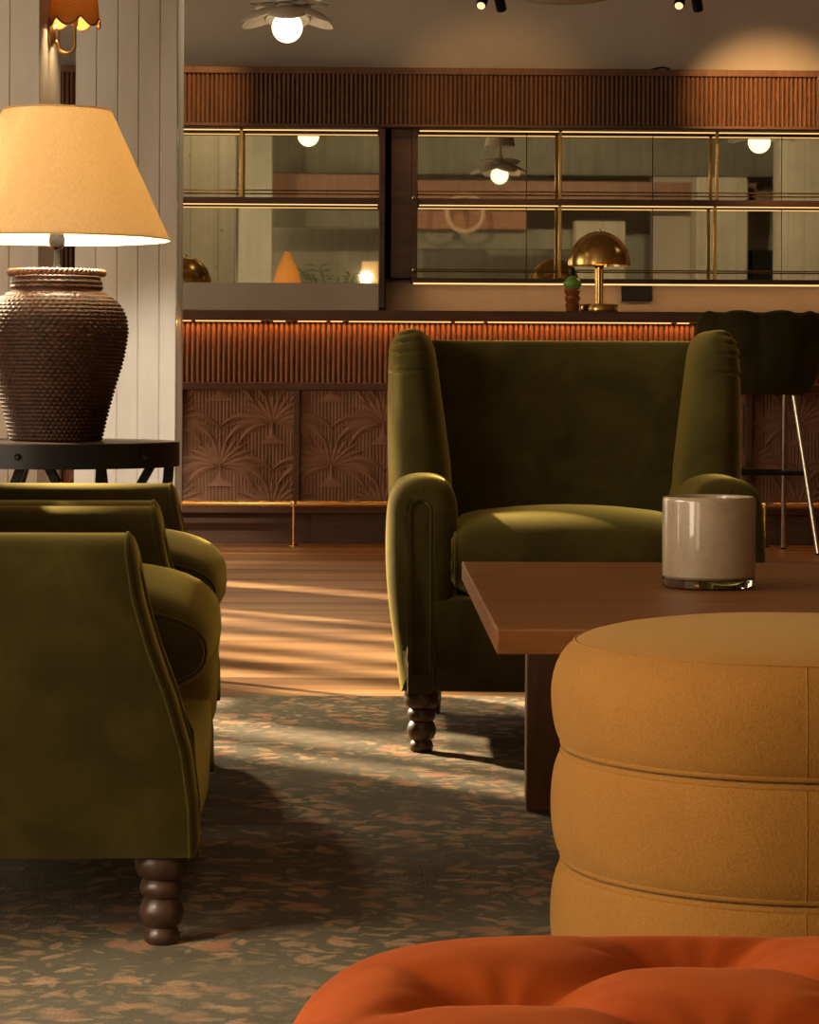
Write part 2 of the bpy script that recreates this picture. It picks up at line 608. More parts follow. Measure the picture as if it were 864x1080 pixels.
box(bm, WL - .2, WL, y, 14.6, FZ, CE)
struct(finish('wall_left', bm, 'plaster'))
for i, (a, b, z0, z1) in enumerate(openings):
    bm = nb()
    fw = .045 if b - a > 1 else .008
    wd_ = b - a > 1
    xa, xb = (WL - .13, WL - .07) if wd_ else (WL - .035, WL - .005)
    box(bm, xa, xb, a, a + fw, z0, z1); box(bm, xa, xb, b - fw, b, z0, z1)
    box(bm, xa, xb, a + fw, b - fw, z0, z0 + fw); box(bm, xa, xb, a + fw, b - fw, z1 - fw, z1)
    if b - a > 1:
        box(bm, xa, xb, (a + b) / 2 - .02, (a + b) / 2 + .02, z0 + fw, z1 - fw)
    o = struct(finish('window_%d' % (i + 1), bm, 'black_metal'))
    g = nb(); box(g, (xa + xb) / 2 - .003, (xa + xb) / 2 + .003, a + fw, b - fw, z0 + fw, z1 - fw)
    finish('pane', g, 'window_glass', o)

# concrete piers and beams behind the camera (seen in the bar mirror)
def pier(pxa, pxb, ytop, Dv, m, name='pier', depth=.45):
    a, b = MIR(pxa, 250, Dv), MIR(pxb, 250, Dv)
    zt = P(432, ytop, Dv).z
    x0, x1 = sorted((a.x, b.x))
    bm = nb(); box(bm, x0, x1, a.y - depth, a.y, FZ, min(zt, CE))
    return struct(finish(name, bm, m, bevel=.01))
pier(252, 287, 100, 30.2, 'concrete_mid', 'pillar', .2)
pier(735, 789, 185, 30.4, 'concrete_light', 'pillar')
pier(823, 905, 100, 29.4, 'concrete_light', 'pillar')
pier(607, 660, 232, 31.0, 'concrete_light', 'pillar', .3)
pier(688, 735, 100, 31.6, 'plaster', 'pillar', .2)
def band(pxa, pxb, ya, yb, Dv, m, name, depth=.12):
    a, b = MIR(pxa, 250, Dv), MIR(pxb, 250, Dv)
    x0, x1 = sorted((a.x, b.x))
    bm = nb(); box(bm, x0, x1, a.y - depth, a.y, P(432, yb, Dv).z, min(CE, P(432, ya, Dv).z))
    return struct(finish(name, bm, m))
band(60, 900, 70, 182, 31.2, 'concrete_dark', 'beam', .4)
band(286, 402, 184, 214, 31.0, 'bar_wood_z', 'trim_1')
band(440, 800, 190, 217, 31.0, 'bar_wood_z', 'trim_2')
band(286, 420, 222, 240, 31.3, 'concrete_dark', 'trim_3')
band(440, 556, 222, 241, 31.0, 'palm_leaf_wood', 'trim_4')
band(440, 660, 241, 262, 31.2, 'concrete_dark', 'trim_5')
band(790, 823, 262, 297, 31.0, 'black_plastic', 'trim_6')

# ------------------------------------------------------------------ white boarded pillars on the left
def boarded(pxa, pxb, D0, D1, seams_px, name, skirt=True):
    """boards with V grooves on the front, plain returns"""
    x0, x1 = P(pxa, 300, D0).x, P(pxb, 300, D0).x
    bm = nb()
    g = .004
    xs = [x0] + [P(s, 300, D0).x for s in seams_px] + [x1]
    prof = [(x0, D1)]
    for i in range(len(xs) - 1):
        a, b = xs[i], xs[i + 1]
        prof += [(a + (g if i else 0), D0), (b - (g if i < len(xs) - 2 else 0), D0)]
        if i < len(xs) - 2: prof.append((b, D0 + .006))
    prof.append((x1, D1))
    loft(bm, [[Vector((x, y, z)) for x, y in prof] for z in (FZ, 3.98)], False, False, True)
    if skirt:
        box(bm, x0 - .012, x1 + .015, D0 - .018, D1, FZ, .13)
    return struct(finish(name, bm, 'white_boards', angle=20))
boarded(-62, 40, 10.0, 10.62, [-40, -15, 9.5], 'pillar')
boarded(79, 185, 11.3, 11.60, [101, 123.5, 145.5, 168], 'pillar')
bm = nb(); box(bm, P(79, 300, 11.3).x + .002, P(185, 300, 11.3).x - .002, 11.602, 11.70, FZ, 3.98)
box(bm, P(79, 300, 11.3).x - .02, P(185, 300, 11.3).x + .0, 11.602, 11.72, 2.62, 3.98)
struct(finish('pillar', bm, 'concrete_light', bevel=.006))
bm = nb()
xx = P(185, 300, 11.3).x
box(bm, xx + .001, xx + .006, 11.296, 11.33, .14, 3.97)
struct(finish('trim_7', bm, 'chrome'))

# ------------------------------------------------------------------ bar counter
def place_bar(o): o.location = BAR; o.rotation_euler = (0, 0, YAW)
XL, XR_ = -3.0, 3.2
bar = thing('bar_counter', 'long wooden bar with fluted front and carved palm panels across the room', 'bar counter', BAR, YAW)
zc1, zc0 = bz(327.5, -.16), bz(338.5, -.16)
bm = nb(); box(bm, XL, XR_, -.16, .52, zc0, zc1)
finish('countertop', bm, 'bar_wood_x', bar, bevel=.006)
def flutes(bm, xa, xb, z0, z1, y0, pitch, amp, n=8, mi=0):
    k = int(round((xb - xa) / pitch))
    pitch = (xb - xa) / k
    prof = []
    for i in range(k):
        for j in range(n):
            t = j / n
            prof.append((xa + (i + t) * pitch, y0 - amp * math.sin(PI * t) ** .8))
    prof.append((xb, y0))
    loft(bm, [[Vector((x, y, z)) for x, y in prof] for z in (z0, z1)], False, False, False, mi)
zf1, zf0 = zc0 - .002, bz(404, -.04)
bm = nb(); flutes(bm, XL, XR_, zf0, zf1 + .0, -.02, .0256, .016)
box(bm, XL, XR_, -.018, .02, zf0, zf1)
finish('fluted_panel', bm, 'bar_wood_z', bar, angle=50)
zr0 = bz(412, -.05)
bm = nb(); box(bm, XL, XR_, -.05, .02, zr0, zf0)
finish('rail', bm, 'bar_wood_x', bar, bevel=.003)
zp0 = bz(531, -.04)
bm = nb(); box(bm, XL, XR_, 0, .05, FZ, zp0 - .05)
finish('kickboard', bm, 'bar_wood_x', bar, bevel=.002)
bm = nb(); box(bm, XL, XR_, -.045, .05, zp0 - .05, zp0 + .004)
finish('rail', bm, 'bar_wood_x', bar, bevel=.003)
bm = nb(); box(bm, XL, XR_, .05, .5, FZ, zc0)
finish('body', bm, 'bar_wood_x', bar)
bm = nb()
x = XL + .05
while x < XR_:
    ln = rnd.choice((.06, .14, .32, .5, .9))
    box(bm, x, min(x + ln, XR_ - .02), -.105, -.085, zc0 - .006, zc0 - .0005)
    x += ln + rnd.choice((.02, .03, .06))
finish('light_strip', bm, 'led_under', bar)

# carved palm panels between dividers
def leaf_strip(bm, pts, widths, y_edge, y_mid, mi):
    rows = []
    n = len(pts)
    for i in range(n):
        t = Vector(pts[min(i + 1, n - 1)]) - Vector(pts[max(i - 1, 0)])
        t.normalize()
        nrm = Vector((-t.y, t.x))
        p = Vector(pts[i]); w = widths[i]
        a, b = p + nrm * w, p - nrm * w
        rows.append([bm.verts.new((a.x, y_edge, a.y)), bm.verts.new((p.x, y_mid, p.y)), bm.verts.new((b.x, y_edge, b.y))])
    for r0, r1 in zip(rows, rows[1:]):
        for k in range(2):
            f = bm.faces.new((r0[k], r0[k + 1], r1[k + 1], r1[k])); f.material_index = mi

def palm_motif(bm, cx, cz, y0):
    n = 9
    k = 0
    for a in (90, 76, 104, 63, 117, 50, 130, 38, 142, 25, 155, 12, 168):
        an = R(a)
        side = abs(math.cos(an))
        Lh = .135 + .075 * side
        p0 = Vector((cx, cz))
        d = Vector((math.cos(an), math.sin(an)))
        p1 = p0 + d * Lh * .62
        p2 = p0 + d * Lh * 1.12 + Vector((0, -.075 * side))
        pts = [((1 - t) ** 2) * p0 + 2 * t * (1 - t) * p1 + t * t * p2 for t in [i / n for i in range(n + 1)]]
        wd = [.0105 * max(.0, math.sin(PI * min(1, (i / n) ** .75))) + .0008 for i in range(n + 1)]
        dy = .0012 * (k % 3)
        leaf_strip(bm, pts, wd, y0 - .002 - dy, y0 - .0055 - dy, 1)
        k += 1
    for s in (-1, 1):                       # heavy drooping lower leaves
        for (ex, ez, mx, mz, w) in ((.235, -.105, .15, .045, .021), (.17, -.115, .115, .0, .017), (.265, -.03, .17, .085, .015)):
            p0 = Vector((cx + s * .012, cz - .008)); p1 = Vector((cx + s * mx, cz + mz)); p2 = Vector((cx + s * ex, cz + ez))
            pts = [((1 - t) ** 2) * p0 + 2 * t * (1 - t) * p1 + t * t * p2 for t in [i / n for i in range(n + 1)]]
            wd = [w * max(0, math.sin(PI * (i / n) ** .8)) + .001 for i in range(n + 1)]
            leaf_strip(bm, pts, wd, y0 - .003, y0 - .0085, 1)
    pts = [Vector((cx, cz + .01 - i * .0125)) for i in range(n + 1)]      # flared trunk
    wd = [.006 + .00004 * (i ** 3.4) * 1.0 for i in range(n + 1)]
    leaf_strip(bm, pts, [min(w, .075) for w in wd], y0 - .004, y0 - .010, 1)

zp1 = zr0
PXD = [-43, 63, 190.5, 313.5, 437, 560, 684, 790, 913, 1036]
xd = [bx(p, -.03) for p in PXD]
step = (xd[3] - xd[2])
cx0 = bx(288, -.03); cz0 = bz(447, -.03)
PERX, PERZ = 110 / 214.5, 90 / 214.5
hw = .016
for i in range(len(xd) - 1):
    a, b = xd[i] + hw, xd[i + 1] - hw
    bm = nb()
    flutes(bm, a, b, zp0, zp1, -.012, .0172, .0035, 6)
    box(bm, a, b, -.0115, .02, zp0, zp1)
    lb = nb()
    mid = (xd[2] + xd[3]) / 2 if i <= 2 else None
    sh = (b + a) / 2 - (xd[3] + xd[2]) / 2
    for r in range(-3, 4):
        for q in range(-3, 4):
            mx = cx0 + sh * 0 + q * PERX / 2
            if i >= 3: mx += .035
            mz = cz0 + r * PERZ + (PERZ / 2 if q % 2 else 0)
            mx += round(sh / PERX) * PERX
            if a - .3 < mx < b + .3 and zp0 - .3 < mz < zp1 + .3:
                palm_motif(lb, mx, mz, -.0145)
    for co_, no in (((a, 0, 0), (-1, 0, 0)), ((b, 0, 0), (1, 0, 0)), ((0, 0, zp0), (0, 0, -1)), ((0, 0, zp1), (0, 0, 1))):
        bmesh.ops.bisect_plane(lb, geom=lb.verts[:] + lb.edges[:] + lb.faces[:], plane_co=co_, plane_no=no, clear_outer=True)
    me = bpy.data.meshes.new('tmp'); lb.to_mesh(me); lb.free()
    bm.from_mesh(me); bpy.data.meshes.remove(me)
    finish('palm_panel', bm, ['palm_wood', 'palm_leaf_wood'], bar, angle=30)
for p in xd:
    bm = nb(); box(bm, p - hw, p + hw, -.05, .02, zp0, zp1)
    finish('divider', bm, 'bar_wood_x', bar, bevel=.003)

# brass foot rail
fr = thing('foot_rail', 'brass foot rail running along the base of the bar', 'foot rail', BAR, YAW)
zfr = bz(532, -.2)
bm = nb(); cyl(bm, (XL + .1, -.2, zfr), (XR_ - .1, -.2, zfr), .016, 14)
finish('rail', bm, 'brass', fr)
for p in (-170, 63, 311, 560, 808, 1056):
    x = bx(p, -.2)
    bm = nb(); cyl(bm, (x, -.2, FZ + .004), (x, -.2, zfr - .012), .0085, 10)
    lathe(bm, [(.026, FZ), (.026, FZ + .006), (.012, FZ + .012)], 14, (x, -.2, 0))
    cyl(bm, (x, -.2, zfr), (x, -.01, zfr), .007, 8)
    lathe(bm, [(.02, zfr - .014), (.022, zfr), (.02, zfr + .014)], 14, (x, -.2, 0))
    finish('post', bm, 'brass', fr)

# ------------------------------------------------------------------ back bar
# cornice
cd = DM - .26
cor = thing('fluted_cornice', 'wide fluted wooden cornice above the mirrored back bar', 'cornice', BAR, YAW)
zk = lambda py, d=cd: bz(py, d)
bm = nb(); flutes(bm, XL - .6, XR_ + .6, zk(132), zk(79), cd, .0246, .015)
box(bm, XL - .6, XR_ + .6, cd + .002, DM + .09, zk(132), zk(79))
finish('fluted_band', bm, 'cornice_wood', cor, angle=50)
bm = nb(); box(bm, XL - .6, XR_ + .6, cd - .03, DM + .09, zk(79), zk(72))
finish('cap_board', bm, 'cornice_wood', cor, bevel=.003)
bm = nb(); box(bm, XL - .6, XR_ + .6, cd - .022, DM + .09, zk(134, cd - .022), zk(131))
finish('lower_board', bm, 'bar_wood_x', cor, bevel=.003)
cb = nb()
tube(cb, smooth_curve([Vector((bx(p, cd + .02), cd + .02, zk(q, cd + .02))) for p, q in ((686, 72), (691, 70.5), (697, 69.3), (703, 70.2), (706, 72))], 5), .006, 6)
o = finish('cable', cb, 'black_plastic'); place_bar(o)
tag(o, 'short loop of black cable lying on top of the cornice', 'cable')

sd = DM - .14                                 # shelf front depth
def cabinet(root, xa, xb, zbot, tiles, dividers_top, dividers_bot, side_left, side_right):
    z_top, z_s1, z_s0 = bz(136.5, sd), bz(209, sd), bz(216.5, sd)
    # backing
    bm = nb(); box(bm, xa, xb, DM + .012, DM + .08, zbot, bz(134, DM))
    finish('back_panel', bm, 'bar_wood_x', root)
    # mirror tiles
    ed = [xa] + [bx(t, DM) for t in tiles] + [xb]
    for u, v in zip(ed, ed[1:]):
        bm = nb(); box(bm, u + .0022, v - .0022, DM, DM + .01, zbot, bz(134, DM))
        finish('mirror', bm, 'mirror_glass', root)
    # top rail, shelf
    bm = nb(); box(bm, xa, xb, sd, DM - .002, z_top - .004, z_top + .02)
    finish('top_rail', bm, 'bar_wood_x', root)
    bm = nb(); box(bm, xa, xb, sd, DM - .002, z_s0 + .004, z_s1)
    finish('shelf', bm, 'bar_wood_x', root, bevel=.002)
    for z in (z_top - .004, z_s0 + .004):
        bm = nb(); box(bm, xa + .01, xb - .01, sd + .004, sd + .014, z - .006, z - .0005)
        finish('light_strip', bm, 'led_warm', root)
    zr = bz(201.5, sd)
    bm = nb(); cyl(bm, (xa, sd + .01, zr), (xb, sd + .01, zr), .0038, 8)
    finish('gallery_rail', bm, 'brass', root)
    for px in dividers_top:
        x = bx(px, sd)
        bm = nb(); box(bm, x - .009, x + .009, sd + .002, sd + .02, z_s1, z_top - .004)
        finish('divider', bm, 'brass', root, bevel=.002)
    for px in dividers_bot:
        x = bx(px, sd)
        bm = nb(); box(bm, x - .009, x + .009, sd + .002, sd + .02, zbot, z_s0 + .004)
        finish('divider', bm, 'brass', root, bevel=.002)

xa, xb = bx(122, sd), bx(400, sd)
c1 = thing('back_bar_cabinet', 'shorter mirrored back bar cabinet between the white pillar and the dark wood panel', 'cabinet', BAR, YAW)
zb1 = bz(299, sd)
cabinet(c1, xa, xb, zb1, [180], [254], [], 0, 1)
bm = nb(); flutes(bm, XL - .6, xa - .01, zc1 - .25, bz(134, sd), sd + .01, .0246, .015)
box(bm, XL - .6, xa - .01, sd + .012, DM + .09, zc1 - .25, bz(134, sd))
o = finish('slatted_wall_panel', bm, 'bar_wood_x', angle=50); place_bar(o)
tag(o, 'dark slatted wall panel seen in the gap between the two white pillars', 'wall panel')
bm = nb(); box(bm, xb, xb + .03, sd - .04, DM + .08, bz(325, sd), bz(134, sd))
finish('side_panel', bm, 'bar_wood_x', c1, bevel=.002)
bm = nb(); box(bm, xa, xb - .001, sd, DM + .08, zc1 - .25, zb1)
finish('plinth', bm, 'plinth_stone', c1, bevel=.003)

# dark panel between the cabinets
pd = DM - .02
pn = thing('wood_panel', 'dark narrow wood panel between the two mirrored cabinets', 'panel', BAR, YAW)
bm = nb(); box(bm, bx(412, sd), bx(434, sd), sd, DM + .09, bz(293, sd), bz(134, sd))
finish('board', bm, 'bar_wood_x', pn, bevel=.003)
bm = nb(); box(bm, bx(406, DM), bx(412, sd), DM + .02, DM + .09, bz(293, DM), bz(134, DM))
finish('recess', bm, 'black_plastic', pn)  # black box stands in for the shade in the gap

xa2, xb2 = bx(440, sd), XR_ + .5
c2 = thing('back_bar_cabinet', 'long mirrored back bar cabinet with brass dividers behind the brass lamp', 'cabinet', BAR, YAW)
zb2 = bz(293, sd)
cabinet(c2, xa2, xb2, zb2, [555, 688, 824, 960], [590.5, 756, 922], [590.5, 754, 922], 1, 0)
bm = nb(); box(bm, bx(434, sd), xa2, sd - .02, DM + .08, zb2, bz(134, sd))
finish('side_panel', bm, 'bar_wood_x', c2, bevel=.002)
bm = nb(); box(bm, bx(434, sd), xb2, sd, DM + .08, bz(298, sd), zb2)
finish('bottom_shelf', bm, 'bar_wood_x', c2, bevel=.002)
bm = nb(); box(bm, bx(436, sd), xb2 - .02, sd + .004, sd + .014, bz(298, sd) - .009, bz(298, sd) - .0005)
finish('light_strip', bm, 'led_warm', c2)
zr = bz(284, sd)
bm = nb(); cyl(bm, (xa2, sd + .01, zr), (xb2, sd + .01, zr), .0038, 8)
finish('gallery_rail', bm, 'brass', c2)
for py in (208.5, 285):
    x, z = B(437, py, sd - .02)
    bm = nb(); 
    rings = [[Vector((x + r * math.cos(2 * PI * i / 14), sd - .02 - d, z + r * math.sin(2 * PI * i / 14))) for i in range(14)] for r, d in ((.012, 0), (.012, .006), (.006, .008), (.008, .02), (.002, .026))]
    loft(bm, rings)
    finish('knob', bm, 'brass', c2)
bm = nb(); box(bm, bx(407, DM), XR_ + .5, DM + .03, DM + .095, zc1 - .3, bz(297, DM + .03))
o = finish('trim_8', bm, 'backsplash'); place_bar(o); struct(o)
# back worktop standing behind the bar
bm = nb(); box(bm, XL - .2, XR_ + .4, DM - .42, DM - .2, FZ, zc1 - .28)
box(bm, XL - .2, XR_ + .4, DM - .46, DM - .16, zc1 - .28, zc1 - .25)
o = finish('back_worktop', bm, 'bar_wood_x', bevel=.004); place_bar(o)
tag(o, 'low wooden worktop behind the bar under the mirrors', 'worktop')
# black socket on the backsplash
x0_, z0_ = B(656, 317, DM + .0); x1_, z1_ = B(688, 299.5, DM + .0)
bm = nb(); box(bm, x0_, x1_, DM - .005, DM + .03, z0_, z1_)
so = finish('socket_plate', bm, 'black_plastic', bevel=.004); place_bar(so)
tag(so, 'black rectangular socket plate on the backsplash right of the brass lamp', 'socket')

# ------------------------------------------------------------------ things on the bar
def mushroom_lamp(px, label):
    x = bx(px, .17)
    p = BM_W @ Vector((x, .17, zc1))
    t = thing('mushroom_lamp', label, 'lamp', p, 0)
    s = F / (12.75)
    bm = nb(); lathe(bm, [(.0, 0), (.094, 0), (.096, .004), (.096, .040), (.092, .045), (.02, .047), (.0, .047)], 40)
    finish('base', bm, 'brass', t)
    bm = nb()
    for k in range(3):
        a = 2 * PI * k / 3 + .4
        cyl(bm, (.014 * math.cos(a), .014 * math.sin(a), .046), (.014 * math.cos(a), .014 * math.sin(a), .245), .009, 12)
    lathe(bm, [(.0, .222), (.02, .224), (.027, .24), (.02, .258), (.0, .26)], 20)
    finish('stem', bm, 'brass', t)
    bm = nb()
    pr = [(.157 * math.cos(a), .243 + .168 * math.sin(a)) for a in [PI / 2 * i / 16 for i in range(17)]]
    pin = [(r_ - .003 if r_ > .003 else 0, z_ - .004) for r_, z_ in pr]
    lathe(bm, pin[::-1][0:0] + pr + pin[::-1], 48, cap0=False, cap1=False)
    lathe(bm, [(.006, .41), (.007, .418), (.0, .424)], 12)
    o = finish('dome_shade', bm, 'brass', t, angle=60)
    bm = nb(); lathe(bm, [(.028 * math.sin(PI * i / 10), .285 - .028 * math.cos(PI * i / 10)) for i in range(11)], 16, cap0=False, cap1=False)
    finish('bulb', bm, 'bulb_glow', t)
    return t
mushroom_lamp(632, 'brass mushroom dome lamp beside the green bottle on the bar')
mushroom_lamp(155, 'brass mushroom dome lamp on the bar behind the white pillar')

xb_ = bx(604, .1)
bt = thing('bottle', 'green and amber glass bottle standing on the bar beside the brass lamp', 'bottle', BM_W @ Vector((xb_, .1, zc1)))
bm = nb(); lathe(bm, [(0, 0), (.026, 0), (.030, .004), (.036, .036), (.038, .042), (.030, .048), (.034, .056), (.040, .070), (.036, .082), (.029, .086), (.036, .094), (.042, .108), (.036, .122), (.0, .124)], 28)
finish('body', bm, 'amber_glass', bt)
bm = nb(); lathe(bm, [(0, .124), (.034, .123), (.045, .136), (.046, .150), (.038, .166), (.018, .178), (.012, .184), (.0, .186)], 28)
finish('shoulder', bm, 'green_glass', bt)
bm = nb(); lathe(bm, [(0, .184), (.011, .184), (.012, .20), (.009, .226), (.0, .228)], 16)
finish('stopper', bm, 'black_plastic', bt)

# ------------------------------------------------------------------ flower pendants
def petal(bm, an, r0, r1, z0, z1, w, droop, mi=0):
    nu, nv = 14, 8
    rows = []
    ca, sa = math.cos(an), math.sin(an)
    for layer in (0, 1):
        g = []
        for i in range(nu + 1):
            t = i / nu
            r = r0 + (r1 - r0) * t
            z = z0 + (z1 - z0) * t - droop * t * t + layer * .004
            ww = w * (math.sin(PI * min(.997, .10 + .897 * t ** .8))) ** .6
            row = []
            for j in range(nv + 1):
                s = -1 + 2 * j / nv
                zz = z - .030 * (s * s) * ww / w
                x, y = r, s * ww
                row.append(bm.verts.new((x * ca - y * sa, x * sa + y * ca, zz)))
            g.append(row)
        rows.append(g)
    for l in (0, 1):
        g = rows[l]
        for i in range(nu):
            for j in range(nv):
                bm.faces.new((g[i][j], g[i][j + 1], g[i + 1][j + 1], g[i + 1][j]))
    a, b = rows
    def strip(pa, pb):
        for k in range(len(pa) - 1): bm.faces.new((pa[k], pa[k + 1], pb[k + 1], pb[k]))
    strip([a[i][0] for i in range(nu + 1)], [b[i][0] for i in range(nu + 1)])
    strip([a[i][nv] for i in range(nu + 1)], [b[i][nv] for i in range(nu + 1)])
    strip(a[0], b[0]); strip(a[nu], b[nu])

def pendant(loc, label, rot=0, group=None):
    t = thing('flower_pendant', label, 'pendant lamp', loc, rot, group)
    bm = nb(); lathe(bm, [(.07 * math.sin(PI * i / 16), -.07 * math.cos(PI * i / 16)) for i in range(17)], 32, cap0=False, cap1=False)
    finish('globe', bm, 'bulb_glow', t)
    for k in range(6):
        bm = nb(); petal(bm, 2 * PI * k / 6 + .35, .03, .235, .085, .110, .100, .10)
        finish('petal', bm, 'petal_white', t, angle=60)
    for k in range(5):
        bm = nb(); petal(bm, 2 * PI * k / 5 + .98, .02, .19, .12, .17, .075, .07)
        finish('petal', bm, 'petal_white', t, angle=60)
    bm = nb(); lathe(bm, [(0, .06), (.035, .06), (.045, .09), (.03, .14), (.012, .17), (.012, .30), (.0, .30)], 24)
    finish('holder', bm, 'white_enamel', t)
    bm = nb(); lathe(bm, [(0, .23), (.122, .23), (.10, .345), (.0, .347)], 28)
    finish('canister', bm, 'white_enamel', t)
    zr = CE - loc[2]
    bm = nb(); cyl(bm, (0, 0, .36), (0, 0, zr), .008, 8)
    lathe(bm, [(0, zr - .03), (.06, zr - .03), (.06, zr), (0, zr)], 20)
    finish('rod', bm, 'white_enamel', t)
    return t
p1 = P(303, 29, 11.6)
pendant(p1, 'white petal flower pendant with glowing globe hanging above the bar', .2)
pendant(MIR(527, 185, 20.2), 'white petal flower pendant over the lounge, seen in the mirror left of the brass lamp', .9)
pendant(MIR(801, 150, 15.9), 'white petal flower pendant seen at the top of the mirror above the bar stool', .5)

# round hanging disc at the top edge
dp = P(595, -1.5, 11.6)
t = thing('disc_pendant', 'round flat disc lamp at the top edge between the two track lights', 'pendant lamp', dp)
bm = nb(); lathe(bm, [(0, 0), (.20, 0), (.228, .008), (.232, .02), (.225, .04), (0, .06)], 56)
finish('disc', bm, 'white_enamel', t)
bm = nb(); cyl(bm, (0, 0, .05), (0, 0, CE - dp.z), .006, 8)
finish('cord', bm, 'black_plastic', t)

# track lights
def track(px, label):
    D = 12.0
    c = P(px, 12, D)
    t = thing('track_light', label, 'spotlight', (c.x, c.y, c.z))
    bm = nb(); box(bm, -.10, .10, -.018, .018, .14, .165)
    cyl(bm, (0, 0, .16), (0, 0, CE - c.z), .006, 8)
    finish('bar', bm, 'black_metal', t)
    for sx, tip, front in ((-.042, (-.012, -.05, -.045), 1), (.034, (.016, .05, -.055), 0)):
        h = nb()
        a = Vector((sx * 1.0, 0, .06)); d = Vector(tip).normalized()
        cyl(h, a - d * .05, a + d * .062, .025, 20)
        cyl(h, (sx, 0, .06), (sx, 0, .14), .008, 8)
        o = finish('spot_head', h, 'black_metal', t)
        g = nb(); cyl(g, a + d * .0622, a + d * .0635, .020, 18)
        finish('lens', g, 'spot_glow' if front else 'spot_glow', o)
track(519, 'pair of black track spotlights left of the round ceiling disc')
track(727, 'pair of black track spotlights right of the round ceiling disc')

# ------------------------------------------------------------------ wall sconce
pillx = P(40, 300, 10.0).x
sp = P(79, 20, 10.28)
sc = thing('wall_sconce', 'brass wall sconce with scalloped woven shade on the white pillar', 'wall lamp', (sp.x, sp.y, sp.z))
bm = nb()
seg = 96
top, bot = .20, -.035
rings = []
for layer, (rt, rb) in enumerate(((.085, .100), (.082, .097))):
    pass
def sc_ring(z, r, scal):
    out = []
    for i in range(seg):
        a = 2 * PI * i / seg
        s = abs(math.sin(a * 3 + .5))
        out.append(Vector((r * math.cos(a), r * math.sin(a), z - (.036 * s if scal else 0))))
    return out
loft(bm, [sc_ring(top, .082, 0), sc_ring(.12, .088, 0), sc_ring(.03, .096, 0), sc_ring(bot + .036, .100, 1), sc_ring(bot + .036, .0975, 1), sc_ring(.03, .0935, 0), sc_ring(top, .080, 0)], False, False)
finish('shade', bm, 'woven_shade', sc, angle=60)
bm = nb(); tube(bm, sc_ring(bot + .037, .1005, 1), .004, 6, True)
finish('trim', bm, 'rattan_rim', sc)
bm = nb()
xw = pillx - sp.x
rings = []
for r, d in ((.052, .0), (.052, .012), (.040, .020), (.030, .022), (.026, .03)):
    rings.append([Vector((xw + d, r * math.cos(2 * PI * i / 28), -.055 + 1.15 * r * math.sin(2 * PI * i / 28))) for i in range(28)])
loft(bm, rings)
finish('backplate', bm, 'old_brass', sc)
bm = nb()
ux, ur = (xw + .034) / 2, -(xw + .034) / 2
pts = [(xw + .01, 0, -.085), (xw + .028, 0, -.09)] + [(ux - ur * math.cos(PI * i / 14), 0, -.105 - ur * math.sin(PI * i / 14)) for i in range(15)] + [(0, 0, -.06), (0, 0, 0)]
tube(bm, pts, .0068, 12)
cyl(bm, (0, 0, -.03), (0, 0, .05), .013, 14)
finish('arm', bm, 'old_brass', sc)
bm = nb(); lathe(bm, [(.024 * math.sin(PI * i / 10), .075 - .03 * math.cos(PI * i / 10)) for i in range(11)], 16, cap0=False, cap1=False)
finish('bulb', bm, 'sconce_bulb', sc)

# ------------------------------------------------------------------ side table and table lamp
LD = 6.9
ls = F / LD
tp = P(59, 465, LD)
ZT = tp.z
rt = 130 / ls
st = thing('side_table', 'round black side table under the big lamp', 'side table', (tp.x, tp.y, FZ))
bm = nb()
z1 = ZT - FZ
lathe(bm, [(0, z1 - .012), (rt - .006, z1 - .012), (rt - .006, z1), (rt - .012, z1 + .0), (0, z1)], 72)
finish('tabletop', bm, 'leg_wood', st)
bm = nb()
lathe(bm, [(rt - .005, z1 - .066), (rt, z1 - .066), (rt, z1 - .002), (rt - .005, z1 - .002), (rt - .0055, z1 - .066)], 72, cap0=False, cap1=False)
finish('rim', bm, 'black_metal', st)
for a in range(0, 360, 60):
    bm = nb()
    an = R(a + 261)
    x, y = math.cos(an) * rt, math.sin(an) * rt
    c = Vector((x, y, z1 - .034)); n = Vector((math.cos(an), math.sin(an), 0))
    tube(bm, [c - n * .002, c + n * .004, c + n * .009], [.009, .009, .003], 10)
    finish('rivet', bm, 'black_metal', st)
def leg_pt(px, dy, z):
    return Vector(((px - 59) / ls, dy, z))
for a, b, dy in ((40, -50, -.21), (56, 168, -.19), (165, 36, .06), (176, 158, .10), (24, -42, .12), (95, 85, .27)):
    bm = nb()
    p0, p1_ = leg_pt(a, dy, z1 - .03), leg_pt(b, dy * .9, 0)
    s_ = Vector((.013, 0, 0)); q_ = Vector((0, .016, 0))
    loft(bm, [[p + s_ * u + q_ * v for u, v in ((-1, -1), (1, -1), (1, 1), (-1, 1))] for p in (p1_, p0)])
    finish('leg', bm, 'black_metal', st, bevel=.002)
bm = nb(); 
tube(bm, [(.12, .1, z1 - .06), (.13, .11, z1 - .16), (.16, .12, .25), (.2, .13, .006), (.3, .2, .006)], .004, 6)
o = finish('lamp_cord', bm, 'black_plastic'); o.location = (tp.x, tp.y, FZ)
tag(o, 'thin black lamp cord hanging down under the round side table', 'cord')

lamp = thing('table_lamp', 'large table lamp with cream linen shade and dark woven rattan vase base', 'table lamp', (tp.x, tp.y, ZT))
